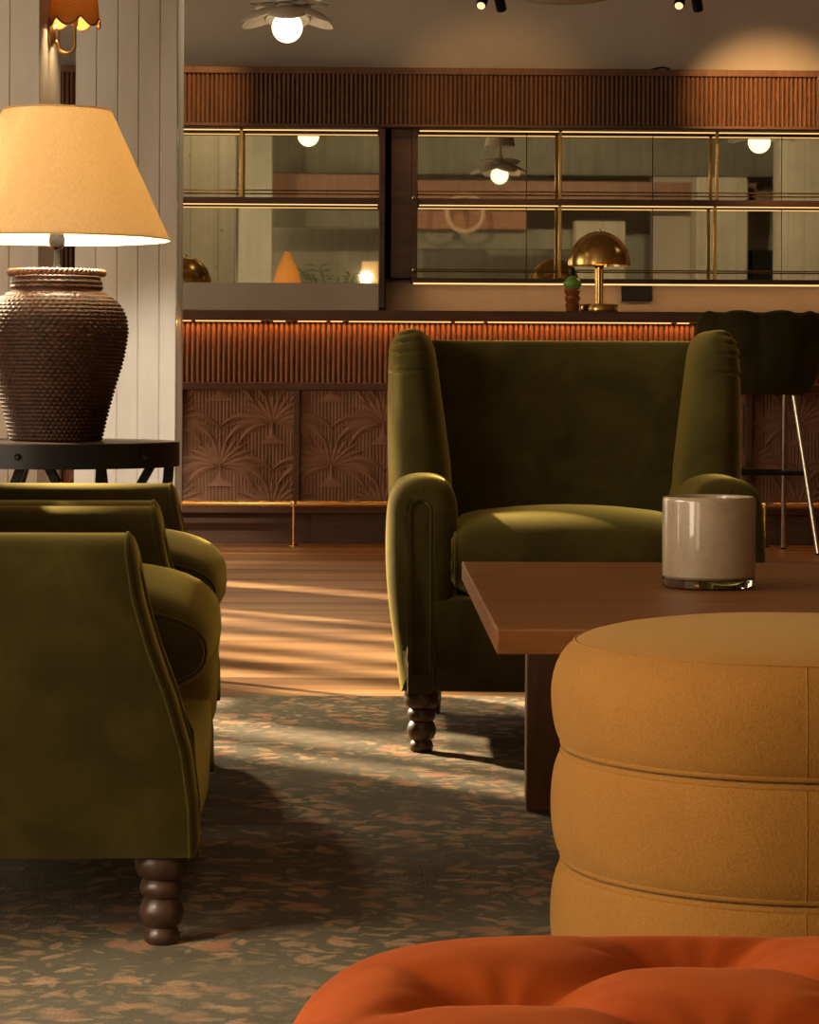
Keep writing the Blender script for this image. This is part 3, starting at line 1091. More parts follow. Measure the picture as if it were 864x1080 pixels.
# coiled rattan base
k = 1 / ls
prof = [(46, 0), (49, 3), (54, 25), (62, 55), (70, 82), (74.5, 105), (75.5, 118), (73, 133), (65, 146), (55, 154), (48.5, 158)]
tabz = smooth_curve([Vector((r * k, z * k, 0)) for r, z in prof], 12)
rad = [(p.y, p.x) for p in tabz]
bm = nb()
rows_n = 38
hz = 158 * k
seg = 192
rings = []
per = 6
for i in range(rows_n * per + 1):
    z = hz * i / (rows_n * per)
    r0 = lerp_tab(rad, z)
    ph = (i % per) / per
    row = i // per
    ring = []
    for j in range(seg):
        a = 2 * PI * j / seg
        b_ = abs(math.sin(PI * ph)) ** .7
        w_ = .48 + .52 * math.sin(60 * a + PI * (row % 2) + row * .35)
        r = r0 - .004 + .0058 * b_ * w_
        ring.append(Vector((r * math.cos(a), r * math.sin(a), z)))
    rings.append(ring)
loft(bm, rings, True, True)
finish('rattan_vase', bm, 'dark_rattan', lamp, angle=80)
bm = nb()
lathe(bm, [(47 * k, 157 * k), (47.5 * k, 165 * k), (46 * k, 172 * k), (44 * k, 175 * k), (0, 175 * k)], 64, cap0=False)
for zz, rr in ((162, 46.5), (166.5, 46)):
    pts = [(rr * k * math.cos(2 * PI * i / 120), rr * k * math.sin(2 * PI * i / 120), zz * k + .0015 * math.sin(40 * 2 * PI * i / 120)) for i in range(120)]
    tube(bm, pts, .0058, 8, True)
finish('neck', bm, 'dark_rattan', lamp, angle=80)
bm = nb()
for kk in range(2):
    pts = []
    n = 360
    for i in range(n):
        a = 2 * PI * i / n
        q = 30 * a + kk * PI
        pts.append(((48.5 * k + .004 * math.cos(q)) * math.cos(a), (48.5 * k + .004 * math.cos(q)) * math.sin(a), 177 * k + .004 * math.sin(q)))
    tube(bm, pts, .0062, 8, True)
finish('rim', bm, 'rattan_rim', lamp, angle=80)
zs0, zs1 = P(59, 252.5, LD).z - ZT, P(59, 117, LD).z - ZT
bm = nb()
lathe(bm, [(.02, 172 * k), (.024, 176 * k), (.012, 182 * k), (.0075, 188 * k), (.0075, zs0 - .03), (.020, zs0 - .02), (.022, zs0 + .0), (.017, zs0 + .03), (.015, zs0 + .06)], 20)
finish('stem', bm, 'black_metal', lamp)
bm = nb()
rb_, rt_ = 119 * k, 57 * k
lathe(bm, [(rt_, zs1), (rb_, zs0), (rb_ - .002, zs0), (rt_ - .002, zs1), (rt_, zs1 + .0001)], 96, cap0=False, cap1=False)
sh = finish('lamp_shade', bm, 'linen_shade', lamp, angle=50)
bm = nb()
pts = [(rt_ * math.cos(2 * PI * i / 96), rt_ * math.sin(2 * PI * i / 96), zs1) for i in range(96)]
tube(bm, pts, .0028, 6, True)
finish('edge_tape', bm, 'linen_shade', sh)
bm = nb()
pts = [(rb_ * math.cos(2 * PI * i / 96), rb_ * math.sin(2 * PI * i / 96), zs0) for i in range(96)]
tube(bm, pts, .0025, 6, True)
finish('edge_tape', bm, 'linen_shade', sh)
bm = nb()
for a in (0, 120, 240):
    cyl(bm, (0, 0, zs1 - .02), ((rt_ - .003) * math.cos(R(a)), (rt_ - .003) * math.sin(R(a)), zs1 - .004), .002, 6)
cyl(bm, (0, 0, zs0 + .05), (0, 0, zs1 - .015), .004, 8)
finish('spider', bm, 'brass', lamp)
bm = nb(); lathe(bm, [(.032 * math.sin(PI * i / 12), zs0 + .085 - .045 * math.cos(PI * i / 12)) for i in range(13)], 20, cap0=False, cap1=False)
finish('bulb', bm, 'bulb_glow', lamp)

# ------------------------------------------------------------------ rug
bm = nb()
rx0, rx1, ry0, ry1 = -2.6, 2.9, .2, 2152 / (734 - 400)
box(bm, rx0, rx1, ry0, ry1, FZ, 0)
rug = finish('rug', bm, 'floral_rug', bevel=.004)
tag(rug, 'grey green floral patterned rug under the armchairs and tables', 'rug')

# ------------------------------------------------------------------ armchairs
LEGP = [(0, 0), (.020, 0), (.0245, .004), (.026, .012), (.023, .021), (.0205, .024), (.027, .030), (.0315, .042), (.0315, .050), (.027, .062), (.0235, .066),
        (.029, .071), (.0315, .080), (.029, .089), (.0255, .093), (.034, .099), (.0385, .110), (.0385, .120), (.035, .130), (.02, .132), (0, .132)]
def yfront(z):                                   # sweep of the arm front
    return lerp_tab([(.10, 0), (.20, .002), (.28, .012), (.36, .034), (.43, .060), (.50, .080), (.56, .090), (.60, .094)], z)

ARM = [(-.034, .13), (-.052, .18), (-.064, .25), (-.073, .34), (-.077, .45), (-.077, .51), (-.071, .547), (-.055, .573), (-.030, .585), (0, .588), (.030, .584), (.056, .571), (.072, .546), (.078, .51),
       (.080, .45), (.078, .38), (.070, .30), (.058, .22), (.046, .13)]
def arm_outline(n=5):
    return smooth_curve([Vector((x, z, 0)) for x, z in ARM], n)

def make_arm(side, cx, parent, roll=.011, inset=.034):
    ol = arm_outline()
    cen = Vector((.002, .36, 0))
    bm = nb()
    def ring(y, inset, sweep=1.0):
        out = []
        for p in ol:
            d = Vector((p.x - .002, (p.y - max(.2, min(.50, p.y))), 0))
            ln = max(d.length, 1e-5)
            q = Vector((p.x, p.y, 0)) - d / ln * min(inset, max(.004, ln - .029))
            if p.y < .14: q.y = max(q.y, .13)
            out.append(Vector((cx + side * q.x, y + yfront(q.y) * sweep, q.y)))
        return out
    Y0 = -.40
    rings = []
    # centre panel, then a padded border rolling round to the side
    m_ = len(ol)
    def uring(y, w, top):
        out = []
        for i in range(m_):
            t = i / (m_ - 1)
            ln = top - .13 - w
            if t < .38: x, z = -w, .13 + ln * t / .38
            elif t > .62: x, z = w, .13 + ln * (1 - t) / .38
            else:
                a = PI * (1 - (t - .38) / .24)
                x, z = w * math.cos(a), top - w + w * math.sin(a)
            out.append(Vector((cx + side * (x + .004), y + yfront(z), z)))
        return out
    rings.append(uring(Y0 + .007, .018, .532))
    rings.append(uring(Y0 + .007, .022, .537))
    rings.append(uring(Y0 + .002, .026, .542))
    for i in range(7):
        a = PI / 2 * i / 6
        rings.append(ring(Y0 + .022 * (1 - math.sin(a) * 1.0) if i < 0 else Y0 + roll - roll * math.cos(a), inset * (1 - math.sin(a))))
    for yy, sw in ((-.30, 1), (-.18, .8), (-.05, .5), (.10, .2), (.22, 0), (.33, 0)):
        rings.append(ring(yy, 0, sw))
    loft(bm, rings, True, True)
    # gathers over the front roll
    a = finish('arm', bm, 'olive_velvet', parent, angle=70)
    bm = nb()
    for ins, yy, rr in ((.0235, Y0 + .003, .0036), (.0005, Y0 + roll + .001, .003)):
        if ins < .01 and roll > .02: continue
        pts = uring(yy, ins, .539) if ins > .01 else ring(yy, ins)
        tube(bm, pts, rr, 8)
    finish('piping', bm, 'olive_velvet', a, angle=70)
    bm = nb()
    for ang in (50, 70, 90, 110, 130, 150):
        px_, pz = math.cos(R(ang)), math.sin(R(ang))
        pts = []
        for r_, yy in ((.036, Y0 + .009), (.046, Y0 + .0035), (.058, Y0 + .004)):
            z = .505 + pz * r_
            pts.append(Vector((cx + side * px_ * r_, yy + yfront(z), z)))
        tube(bm, pts, [.0012, .0022, .0010], 6)
    finish('gathers', bm, 'olive_velvet', a, angle=70)
    return a

def superring(cx, cy, hx, hy, z, n=64, e=3.2, mod=None):
    out = []
    for i in range(n):
        a = 2 * PI * i / n
        c, s = math.cos(a), math.sin(a)
        x = hx * math.copysign(abs(c) ** (2 / e), c)
        y = hy * math.copysign(abs(s) ** (2 / e), s)
        k = 1.0
        if mod: k = mod(a, z)
        out.append(Vector((cx + x * k, cy + y * k, z)))
    return out

def make_wing(side, W, parent, back=0):
    XO = W / 2 + .077                       # outer face
    tin = [(.50, .152), (.60, .145), (.70, .132), (.80, .118), (.87, .108), (.92, .102)]
    yfr = [(z_, y_ + back) for z_, y_ in ((.50, -.05), (.62, -.02), (.72, .0), (.82, .02), (.92, .05))]
    bm = nb()
    rings = []
    zt = .918
    zs = [.48 + (.76 - .48) * i / 20 for i in range(20)] + [.76 + (zt - .06 - .76) * i / 48 for i in range(49)]
    rr = [(z, 1.0) for z in zs]
    for i in range(1, 28):
        a = PI / 2 * i / 28
        rr.append((zt - .06 + .06 * math.sin(a), max(.05, math.cos(a) ** .75)))
    for z, sc_ in rr:
        th = lerp_tab(tin, z)
        xo, xi = XO + .004 * math.sin((z - .5) * 7), XO - th
        yf, yb = lerp_tab(yfr, z), .36 + (z - .5) * .12
        hx, hy = (xo - xi) / 2, (yb - yf) / 2
        cx, cy = (xo + xi) / 2, (yf + yb) / 2
        k_in = 1 - (1 - sc_) * .9
        def mod(a, z_, side=side):
            # pleats near the top on the outer front
            front = max(0, -math.sin(a)) ** .5
            outer = max(0, .35 + .65 * math.cos(a))
            g = 0
            for zp in (.899, .880, .855, .812):
                q = z_ - zp - .012 * (1 - outer)
                g += math.exp(-((q) / .0035) ** 2) - .35 * math.exp(-((q - .008) / .006) ** 2)
            return 1 - .13 * g * front * outer ** 1.5
        ring = superring(cx, cy, hx * sc_, hy * (1 - (1 - sc_) * .25), z, 72, 2.6, mod)
        rings.append([Vector((side * p.x, p.y, p.z)) for p in ring])
    loft(bm, rings, True, True)
    return finish('wing', bm, 'olive_velvet', parent, angle=70)

def make_chair(W, label, name='wingback_armchair', back=0, roll=.050):
    t = thing(name, label, 'armchair')
    hw_ = W / 2
    for s in (-1, 1):
        make_arm(s, s * hw_, t, roll, .048 if roll > .02 else .034)
        make_wing(s, W, t, back)
    # seat base, slightly bowed front
    bm = nb()
    rings = []
    n = 28
    prof = [(.130, .355), (.136, .380), (.16, .388), (.25, .392), (.30, .388), (.325, .376), (.332, .35)]
    xs = hw_ - .03
    for z, yf in prof:
        r = []
        for i in range(n + 1):
            x = -xs + 2 * xs * i / n
            r.append(Vector((x, -yf - .012 * (1 - (x / xs) ** 2), z)))
        r += [Vector((xs, .34, z)), Vector((-xs, .34, z))]
        rings.append(r)
    loft(bm, rings, True, True)
    finish('seat_base', bm, 'olive_velvet', t, angle=60)
    # cushion: bull-nosed, crowned
    cw = hw_ - .062
    bm = nb()
    sec = []
    def cush_sec(x):
        u = abs(x) / cw
        crown = .026 * (1 - u ** 2.0)
        edge = max(0, (u - .80) / .20)
        sh_ = 1 - .34 * edge ** 2
        pts = []
        hh = .083
        zc = .409
        m = 40
        for i in range(m):
            a = 2 * PI * i / m
            c, s = math.cos(a), math.sin(a)
            e = 3.4
            yy = .30 * math.copysign(abs(c) ** (2 / e), c)
            zz = hh * math.copysign(abs(s) ** (2 / 2.5), s)
            zz = zz * sh_ + (crown if s > 0 else 0) * max(0, s) ** .5
            y = -.107 + yy * (1 - .02 * edge) - .012 * (1 - u * u)
            pts.append(Vector((x, y, zc + zz)))
        return pts
    xsn = [-1, -.985, -.96, -.92, -.86, -.75, -.6, -.4, -.2, 0, .2, .4, .6, .75, .86, .92, .96, .985, 1]
    loft(bm, [cush_sec(cw * u) for u in xsn], True, True)
    c = finish('seat_cushion', bm, 'olive_velvet', t, angle=70)
    for u in (-.965, .965):
        bm = nb()
        tube(bm, [p for p in cush_sec(cw * u)], .004, 8, True)
        finish('piping', bm, 'olive_velvet', c, angle=70)
    # backrest
    bm = nb()
    rings = []
    bw = W / 2 + .02
    for z, sc_ in [(.36, 1), (.45, 1), (.55, 1), (.65, 1), (.75, 1), (.84, 1), (.868, .97), (.884, .90), (.892, .78), (.895, .55)]:
        cy = .29 + (z - .36) * .16
        hy = .085 * (sc_ if sc_ < 1 else 1)
        rings.append(superring(0, cy, bw, hy, z + (.0), 64, 6))
    loft(bm, rings, True, True)
    finish('backrest', bm, 'olive_velvet', t, angle=70)
    for sx in (-1, 1):
        bm = nb(); lathe(bm, [(r, z) for r, z in LEGP], 32, (sx * (hw_ - .0), -.345, 0))
        finish('leg', bm, 'leg_wood', t, angle=60)
        bm = nb()
        lathe(bm, [(0, 0), (.018, 0), (.027, .14), (0, .14)], 16, (sx * (hw_ - .03), .29, 0))
        finish('leg', bm, 'leg_wood', t)
    return t

wing = make_chair(.665, 'green velvet wingback armchair facing us across the coffee table')
wing.location = (.362, 5.83, 0)
left1 = make_chair(.76, 'nearest green velvet armchair in profile at the left edge, in front of its twin', back=.17, roll=.012)
left1.location = (-.712, 3.975, 0); left1.scale = (1, 1, .987)
left1.rotation_euler = (0, 0, R(93))
left2 = copy_tree(left1)
left2['label'] = 'green velvet armchair in profile beside the round black side table, behind its twin'
left2.location = (-.772, 4.935, 0)
for c in (wing, left1, left2): c['group'] = 'green velvet armchairs'

# ------------------------------------------------------------------ coffee table
TZ = .43
tang = math.atan2(.023, 1.4)
ct = thing('coffee_table', 'dark walnut coffee table with thick top in front of the wingback armchair', 'coffee table', (.131, 3.784, 0), tang)
bm = nb(); box(bm, 0, 1.45, 0, 1.40, TZ - .038, TZ)
finish('tabletop', bm, 'walnut_table', ct, bevel=.003)
for (xa, xb, ya, yb) in ((.105, 1.34, .945, 1.005), (.20, 1.25, .36, .42)):
    bm = nb(); box(bm, xa, xb, ya, yb, 0.0, TZ - .038)
    finish('leg', bm, 'bar_wood_z', ct, bevel=.003)

vp = P(747.5, 618, 4.57)
cv = thing('candle_holder', 'beige mottled glass candle holder on the coffee table', 'candle holder', (vp.x, vp.y, TZ))
r = .0835
hh = .163
bm = nb()
lathe(bm, [(0, .0), (r - .010, .0), (r - .002, .003), (r, .009), (r, .016), (r - .003, .0175), (0, .0175)], 72)
finish('glass_foot', bm, 'clear_glass', cv)
bm = nb()
lathe(bm, [(0, .0176), (r - .004, .0176), (r, .022), (r, hh - .008), (r - .001, hh - .003), (r - .004, hh), (r - .007, hh - .002), (r - .008, hh - .01), (r - .009, .034), (r - .02, .03), (0, .03)], 72)
finish('cup', bm, 'beige_glass', cv)
bm = nb(); lathe(bm, [(0, .0302), (r - .0225, .0302), (r - .0225, .085), (0, .085)], 40)
finish('wax', bm, 'white_enamel', cv)

# ------------------------------------------------------------------ pouf
PD = 3.336
pc = P(835, 1045, PD)
pf = thing('pouf', 'round mustard wool pouf of three stacked rolls', 'pouf', (pc.x, PD, 0))
rm, rc = .316, .287
zc = [.030, .1735, .320, .470]
def pouf_profile():
    tiers = []
    for i in range(3):
        za, zb = zc[i], zc[i + 1]
        t = []
        m = 20
        for k in range(m + 1):
            a = -PI / 2 + PI * k / m
            if i == 2 and k > m * .5:
                break
            s = math.sin(a); c = math.cos(a)
            rr = rc + (rm - rc) * (abs(c) ** .72)
            zz = (za + zb) / 2 + (zb - za) / 2 * math.copysign(abs(s) ** .95, s)
            t.append((rr, zz))
        tiers.append(t)
    # top: roll over the seam and dome
    t = tiers[2]
    t += [(.3155, .402), (.3135, .414), (.310, .426), (.3045, .4375), (.2975, .4475), (.290, .4548), (.285, .4586), (.270, .4660), (.24, .4735), (.19, .4805), (.12, .4850), (.05, .4865), (0, .4867)]
    return tiers
tiers = pouf_profile()
for i, t in enumerate(tiers):
    bm = nb()
    pr = list(t)
    lathe(bm, [(.05, pr[0][1])] + pr, 128, cap0=True, cap1=False)
    finish('cushion_roll', bm, 'mustard_wool', pf, angle=80)
bm = nb()
for z in (zc[1], zc[2]):
    for dz in (.0058, -.0058):
        tube(bm, [((rc + .0125) * math.cos(2 * PI * i / 128), (rc + .0125) * math.sin(2 * PI * i / 128), z + dz) for i in range(128)], .0050, 8, True)
finish('piping', bm, 'mustard_wool', pf, angle=80)
bm = nb()
tube(bm, [(.2855 * math.cos(2 * PI * i / 128), .2855 * math.sin(2 * PI * i / 128), .4586) for i in range(128)], .0016, 6, True)
ang0 = -PI / 2 - .095
for base in (0, PI * 2 / 3, PI * 4 / 3):
    for t in tiers:
        pts = [((r_ - .0003) * math.cos(ang0 + base), (r_ - .0003) * math.sin(ang0 + base), z_) for r_, z_ in t if r_ > .284]
        tube(bm, pts, .0010, 6)
finish('seam', bm, 'mustard_wool', pf, angle=80)
bm = nb(); lathe(bm, [(0, 0), (.26, 0), (.265, .004), (.265, .034), (0, .034)], 64)
finish('base', bm, 'black_plastic', pf)

# ------------------------------------------------------------------ tufted ottoman
OX0, OX1, OY0, OY1, OZ = -.083, .745, .92, 1.765, .431
ot = thing('tufted_ottoman', 'rust orange velvet ottoman with deep buttoned top at the bottom edge', 'ottoman', ((OX0 + OX1) / 2, (OY0 + OY1) / 2, 0))
hx_, hy_ = (OX1 - OX0) / 2, (OY1 - OY0) / 2
AX, AY = .1275, .10                             # half pitch of the diamonds
b1 = P(727, 1026, 1.69); b2 = P(532, 1066, 1.60)
bx1 = b1.x - (OX0 + OX1) / 2; by1 = 1.662 - (OY0 + OY1) / 2
def tuft(x, y):
    u = (x - bx1) / AX; v = (y - by1) / AY
    p, q = (u + v) / 2, (u - v) / 2
    fp, fq = abs(p - round(p)), abs(q - round(q))
    d = math.hypot((fp + fq) * 1, (fp - fq) * 1) * .8
    # depth of button wells and fold lines running along the diamonds
    dd = math.sqrt(fp * fp + fq * fq)
    h = -.046 * math.exp(-(dd / .19) ** 1.4)
    h -= .010 * math.exp(-(fp / .075) ** 1.4) + .010 * math.exp(-(fq / .075) ** 1.4)
    h += .004 * (math.sin(PI * min(1, fp * 2) / 2) * math.sin(PI * min(1, fq * 2) / 2))
    an_ = math.atan2(fp - (0 if p > round(p) else 2 * fp), fq - (0 if q > round(q) else 2 * fq))
    h += .0022 * math.sin(11 * an_ + 2 * round(p) + 3 * round(q)) * 1.5 * math.exp(-(dd / .26) ** 2) * min(1, dd / .08)
    return h
def srect(x, y):
    n = 7
    return (abs(x / hx_) ** n + abs(y / hy_) ** n) ** (1 / n)
bm = nb()
NG = 190
rings = []
seg = 480
def otopt(a, k):
    c, s = math.cos(a), math.sin(a)
    n = 7
    rr = (abs(c / hx_) ** n + abs(s / hy_) ** n) ** (-1 / n)
    return rr * c * k, rr * s * k
for i in range(1, 221):
    k = i / 220
    ring = []
    for j in range(seg):
        a = 2 * PI * j / seg
        x, y = otopt(a, k)
        edge = (1 - k) * hx_                    # metres from the side
        rnd_r = .075
        z = OZ
        fade = min(1, max(0, (edge - .04) / .065)); fade = fade * fade * (3 - 2 * fade)
        if edge < rnd_r:
            z = OZ - rnd_r * (1 - math.sqrt(max(0, 1 - ((rnd_r - edge) / rnd_r) ** 2))) * .95
        z += tuft(x, y) * fade
        ring.append(Vector((x, y, z)))
    rings.append(ring)
for z, k in ((OZ - .12, 1.004), (OZ - .16, 1.0), (OZ - .165, .99), (.20, .985), (.09, .985), (.085, .97)):
    ring = []
    for j in range(seg):
        x, y = otopt(2 * PI * j / seg, k); ring.append(Vector((x, y, z)))
    rings.append(ring)
loft(bm, rings, True, True)
finish('upholstery', bm, 'rust_velvet', ot, angle=80)
for ip in range(-5, 6):
    for iq in range(-5, 6):
        u, v = ip + iq, ip - iq
        x, y = bx1 + u * AX, by1 + v * AY
        if srect(x, y) < .86:
            z = OZ + tuft(x, y)
            bm = nb()
            lathe(bm, [(.0, -.004), (.011, -.002), (.0125, .002), (.010, .005), (.005, .0065), (0, .007)], 20, (x, y, z + .001))
            finish('button', bm, 'rust_velvet', ot)
for sx in (-1, 1):
    for sy in (-1, 1):
        bm = nb(); lathe(bm, [(0, 0), (.02, 0), (.028, .03), (.034, .088), (0, .088)], 20, (sx * (hx_ - .09), sy * (hy_ - .09), 0))
        finish('leg', bm, 'leg_wood', ot)

# ------------------------------------------------------------------ bar stool
sc_p = P(799, 577, 12.12)
sl = thing('bar_stool', 'dark green velvet bar stool with scalloped shell back and metal legs', 'bar stool', (sc_p.x, 12.12, FZ))
ss = F / 12.0
bm = nb()
seg = 160
zb_, zt_ = .735 - FZ, 1.122 - FZ
def shell(lay):
    rings = []
    return rings
def lob(a, amp):
    return 1 + amp * (abs(math.sin(a * 4.5 + .6)) ** .7 - .6)
prof = [(.10, 0, 0), (.20, .0, 0), (.235, .02, .3), (.262, .07, .7), (.285, .15, 1), (.298, .24, 1), (.296, .32, 1), (.278, .37, 1), (.25, .385, 1), (.222, .372, .8), (.208, .33, .5), (.20, .22, .3), (.195, .13, .2), (.16, .115, 0), (.06, .118, 0)]
rings = []
for r_, z_, am in prof:
    ring = []
    for j in range(seg):
        a = 2 * PI * j / seg
        back = .5 - .5 * math.sin(a)             # 1 towards the camera
        lo = abs(math.sin(a * 4 + .35)) ** .6
        top = .62 + .38 * min(1, max(0, back * 1.9 - .25))
        z = z_ * (top if z_ > .12 else 1) + (lo - .6) * .028 * am * (z_ / .38)
        rr = r_ * (1 + .05 * am * (lo - .7)) * (1.0 + .0 * am)
        ring.append(Vector((rr * math.cos(a) * 1.04, rr * math.sin(a) * .9, zb_ + z)))
    rings.append(ring)
loft(bm, rings, True, True)
finish('seat_shell', bm, 'stool_velvet', sl, angle=80)
def spx(px, py, D):
    p = P(px, py, D); return Vector((p.x - sc_p.x, p.y - 12.12, p.z - FZ))
legs = []
lt, lb_ = .11, .235
for sx, sy in ((-1, -1), (1, -1), (-1, 1), (1, 1)):
    a = Vector((sx * (.152 if sy < 0 else .140), sy * .10, zb_ + .012))
    b = Vector((sx * (.256 if sy < 0 else .152), sy * .20, 0))
    legs.append((a, b))
    bm = nb(); cyl(bm, b + Vector((0, 0, .006)), a, .0125, 14, .0135)
    o = finish('leg', bm, 'chrome', sl)
    bm = nb(); cyl(bm, b, b + Vector((0, 0, .007)), .0135, 14)
    finish('foot_cap', bm, 'black_plastic', o)
bm = nb()
def at(l, z):
    a, b = l; t = (z - b.z) / (a.z - b.z); return b + (a - b) * t
zf = .8 + (400 - 497) / 224 - FZ
q = [at(legs[i], zf) for i in (0, 1, 3, 2)]
for i in range(4):
    cyl(bm, q[i], q[(i + 1) % 4], .0105, 10)
finish('footrest', bm, 'black_metal', sl)

# ------------------------------------------------------------------ things behind the camera, seen in the mirror
def floor_lamp(loc, ztop, r0, r1, hgt, label):
    t = thing('floor_lamp', label, 'floor lamp', (loc.x, loc.y, FZ))
    bm = nb(); lathe(bm, [(0, 0), (.15, 0), (.15, .015), (.02, .03), (.012, .05), (.012, ztop - hgt - FZ), (0, ztop - hgt - FZ)], 24)
    finish('stand', bm, 'black_metal', t)
    bm = nb(); lathe(bm, [(r0, ztop - hgt - FZ), (r1, ztop - FZ), (r1 - .003, ztop - FZ), (r0 - .003, ztop - hgt - FZ), (r0, ztop - hgt - FZ - .0001)], 32, cap0=False, cap1=False)
    finish('shade', bm, 'linen_shade', t)
    bm = nb(); lathe(bm, [(.04 * math.sin(PI * i / 10), ztop - hgt * .5 - FZ - .05 * math.cos(PI * i / 10)) for i in range(11)], 16, cap0=False, cap1=False)
    finish('bulb', bm, 'bulb_glow', t)
pt = MIR(391, 285, 29.0)
floor_lamp(pt, P(391, 276, 29).z, .13, .10, .42, 'tall lamp with pale cone shade seen at the edge of the left mirror')
pt = MIR(303, 285, 29.0)
t = thing('woven_lamp', 'tall glowing woven lamp seen in the left mirror beside the plant', 'floor lamp', (pt.x, pt.y, FZ))
zt = P(303, 266, 29).z - FZ
bm = nb(); lathe(bm, [(.22, zt - .9), (.20, zt - .5), (.12, zt - .2), (.03, zt), (.027, zt), (.117, zt - .2), (.197, zt - .5), (.217, zt - .9), (.22, zt - .9001)], 32, cap0=False, cap1=False)
finish('shade', bm, 'woven_shade', t)
bm = nb(); lathe(bm, [(0, 0), (.18, 0), (.18, .02), (.02, .04), (.02, zt - .7), (0, zt - .7)], 20)
finish('stand', bm, 'black_metal', t)
bm = nb()
for dz, dx in ((.62, .0), (.42, .05), (.3, -.04)):
    lathe(bm, [(.05 * math.sin(PI * i / 10), zt - dz - .05 * math.cos(PI * i / 10)) for i in range(11)], 14, (dx, .03, 0), cap0=False, cap1=False)
finish('bulb', bm, 'sconce_bulb', t)
pt = MIR(352, 300, 30.3)
pl = thing('potted_palm', 'potted palm plant whose leaf tips show in the left mirror', 'plant', (pt.x, pt.y, FZ))
bm = nb(); lathe(bm, [(0, 0), (.18, 0), (.24, .42), (.25, .45), (.22, .45), (.2, .40), (0, .40)], 28)
finish('pot', bm, 'terracotta', pl)
ztop = P(357, 279, 30.3).z - FZ
bm = nb()
for i in range(16):
    a = 2 * PI * i / 16 + rnd.uniform(-.2, .2)
    el = rnd.uniform(.25, .6)
    h0 = ztop - rnd.uniform(.12, .35)
    p0 = Vector((0, 0, .42)); p1 = Vector((.12 * math.cos(a), .12 * math.sin(a), h0))
    p2 = Vector((el * math.cos(a), el * math.sin(a), h0 + rnd.uniform(.0, .18)))
    tube(bm, [((1 - t) ** 2) * p0 + 2 * t * (1 - t) * p1 + t * t * p2 for t in [q / 8 for q in range(9)]], .006, 5)
    dirv = (p2 - p1).normalized(); sd_ = dirv.cross(Vector((0, 0, 1))).normalized()
    for q in range(3, 9):
        t_ = q / 8
        c = ((1 - t_) ** 2) * p0 + 2 * t_ * (1 - t_) * p1 + t_ * t_ * p2
        for s in (-1, 1):
            e = c + sd_ * s * .17 + dirv * .12 + Vector((0, 0, -.03))
            w = dirv * .012
            v = [bm.verts.new(c - w), bm.verts.new((c + e) / 2 + w + Vector((0, 0, .015))), bm.verts.new(e), bm.verts.new((c + e) / 2 - w + Vector((0, 0, .012)))]
            bm.faces.new(v)
finish('fronds', bm, 'leaf_green', pl)
# ring mirror on the rear wall
rp = MIR(491, 225, 30.6)
bm = nb()
rad_ = 19 * 30.6 / F
tube(bm, [(rad_ * math.cos(2 * PI * i / 64), 0, rad_ * math.sin(2 * PI * i / 64)) for i in range(64)], .03, 8, True)
o = finish('wall_ring', bm, 'backsplash'); o.location = (rp.x, rp.y, rp.z)
tag(o, 'round pale ring on the rear wall seen in the mirror left of the brass lamp', 'wall ring')

# ------------------------------------------------------------------ lights
def light(name, typ, loc, energy, color=(1, 1, 1), **kw):
    l = bpy.data.lights.new(name, typ)
    l.energy = energy; l.color = color
    for k_, v in kw.items(): setattr(l, k_, v)
    o = bpy.data.objects.new(name, l)
    COL.objects.link(o)
    o.location = loc
    return o
def aim(o, target):
    d = Vector(target) - o.location
    o.rotation_euler = d.to_track_quat('-Z', 'Y').to_euler()

AZ = R(41); EL = R(27)
sdir = Vector((math.cos(AZ) * math.cos(EL), -math.sin(AZ) * math.cos(EL), -math.sin(EL)))
sun = light('sun', 'SUN', (-8, 14, 6), 20.0, (1, .75, .46), angle=R(1.9))
sun.rotation_euler = sdir.to_track_quat('-Z', 'Y').to_euler()

for (ya, yb, e) in ((-2.5, -.6, 26), (.35, 2.55, 105), (3.25, 4.95, 110), (7.9, 12.7, 85)):
    a = light('daylight', 'AREA', (WL + .02, (ya + yb) / 2, 1.8), e, (1, .82, .60), shape='RECTANGLE', size=2.4, size_y=yb - ya)
    a.data.size = 1.9
    a.location.z = 1.5
    a.rotation_euler = Vector((1, 0, -.12)).to_track_quat('-Z', 'X').to_euler()
light('table_lamp_light', 'POINT', (tp.x, tp.y, ZT + zs0 + .11), 230, (1, .80, .52), shadow_soft_size=.045)
light('sconce_light', 'POINT', (sp.x, sp.y, sp.z + .07), 45, (1, .66, .32), shadow_soft_size=.03)
light('pendant_light', 'POINT', (p1.x, p1.y, p1.z - .09), 30, (1, .72, .38), shadow_soft_size=.05)
xm = BM_W @ Vector((bx(632, .17), .17, zc1 + .262))
light('mushroom_light', 'POINT', xm, 1.6, (1, .62, .25), shadow_soft_size=.02)
for px, tx, e, D, sz in ((760, 805, 260, 12.4, 34), (515, 520, 50, 12.2, 40), (230, 205, 70, 12.8, 30)):
    p = P(px, -10, D)
    s = light('track_and_added_spot', 'SPOT', (p.x, D, p.z + .25), e, (1, .56, .22), spot_size=R(sz), spot_blend=.9, shadow_soft_size=.04)
    w = BM_W @ Vector((bx(tx, cd), cd, bz(105, cd)))
    aim(s, w)
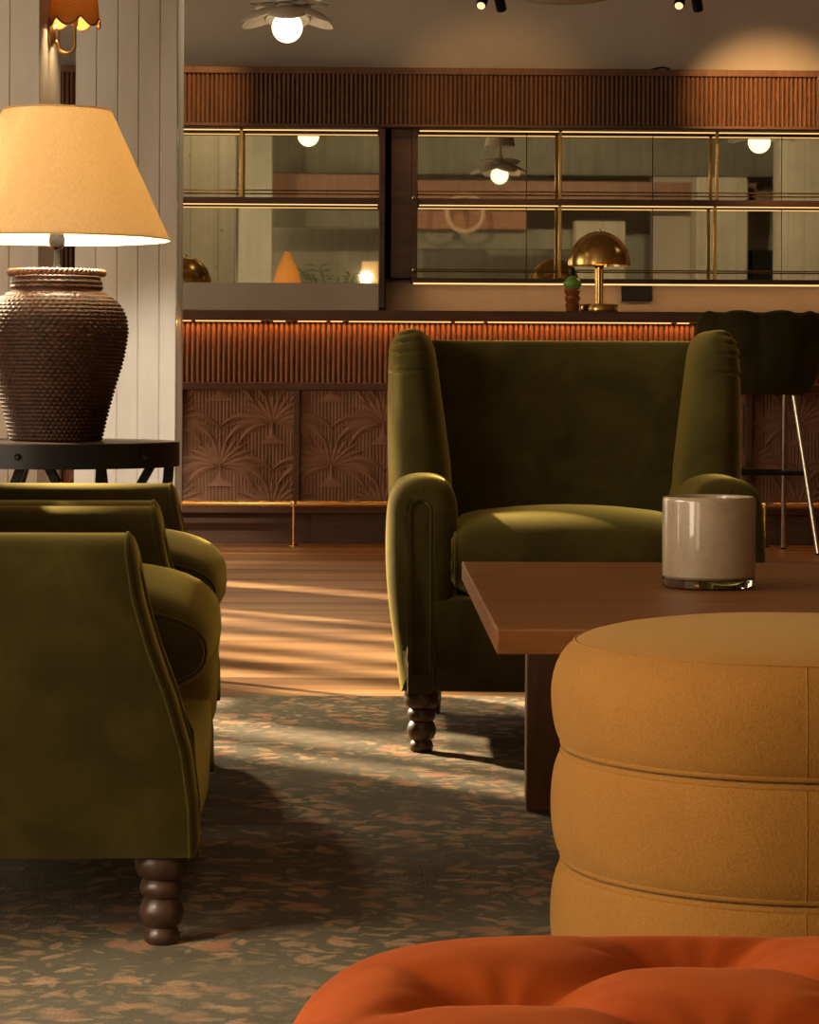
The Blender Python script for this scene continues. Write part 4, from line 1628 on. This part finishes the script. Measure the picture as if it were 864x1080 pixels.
a = light('shelf_light', 'AREA', BM_W @ Vector(((bx(436, sd) + xb2) / 2, sd + .03, bz(298, sd) - .012)), 2.2, (1, .60, .26), shape='RECTANGLE', size=xb2 - bx(436, sd) - .1, size_y=.01)
a.rotation_euler = (R(25), 0, YAW)
a = light('under_counter_light', 'AREA', BM_W @ Vector((0, -.055, zc0 - .007)), 10, (1, .34, .07), shape='RECTANGLE', size=5.8, size_y=.012)
a.rotation_euler = (R(-18), 0, YAW)
s = light('track_and_added_spot', 'SPOT', (-.2, 7.5, 3.2), 750, (1, .88, .70), spot_size=R(18), spot_blend=.8, shadow_soft_size=.05)  # added spot, stands in for the sunlit patch low on the boarded pillar
aim(s, (-1.10, 11.3, .45))
s = light('track_and_added_spot', 'SPOT', (-.4, 13.3, 3.4), 60, (1, .78, .50), spot_size=R(60), spot_blend=.8, shadow_soft_size=.05)  # added spot, brightens the pillar's concrete back in the mirror
aim(s, (-1.2, 11.7, 1.7)); s.data.energy = 190
s = light('track_and_added_spot', 'SPOT', (-2.7, .9, 2.2), 420, (1, .80, .56), spot_size=R(9), spot_blend=.6, shadow_soft_size=.03)  # added spot, makes the bright patch on the rug at lower left
aim(s, (-.42, 3.28, 0))
for x_, e in ((-2.6, 320), (.2, 320), (3.4, 420)):  # unseen spots added to brighten the rear piers for the mirror
    s = light('track_and_added_spot', 'SPOT', (x_, 2.6, 3.7), e, (1, .80, .52), spot_size=R(85), spot_blend=.8, shadow_soft_size=.06)
    aim(s, (x_ * 1.1, -2.2, 2.4))

w = bpy.data.worlds.new('world'); SC.world = w
w.use_nodes = True
bg = w.node_tree.nodes['Background']
bg.inputs[0].default_value = (1, .84, .62, 1)
bg.inputs[1].default_value = .6

SC.view_settings.view_transform = 'Standard'
SC.view_settings.look = 'None'
SC.view_settings.exposure = 0
SC.view_settings.gamma = 1
SC.view_settings.use_curve_mapping = False
SC.cycles.use_denoising = True
SC.cycles.max_bounces = 8
SC.cycles.diffuse_bounces = 4
SC.cycles.glossy_bounces = 4
SC.cycles.transmission_bounces = 8
SC.cycles.transparent_max_bounces = 8
SC.cycles.sample_clamp_indirect = 4
SC.cycles.caustics_reflective = False
SC.cycles.caustics_refractive = False
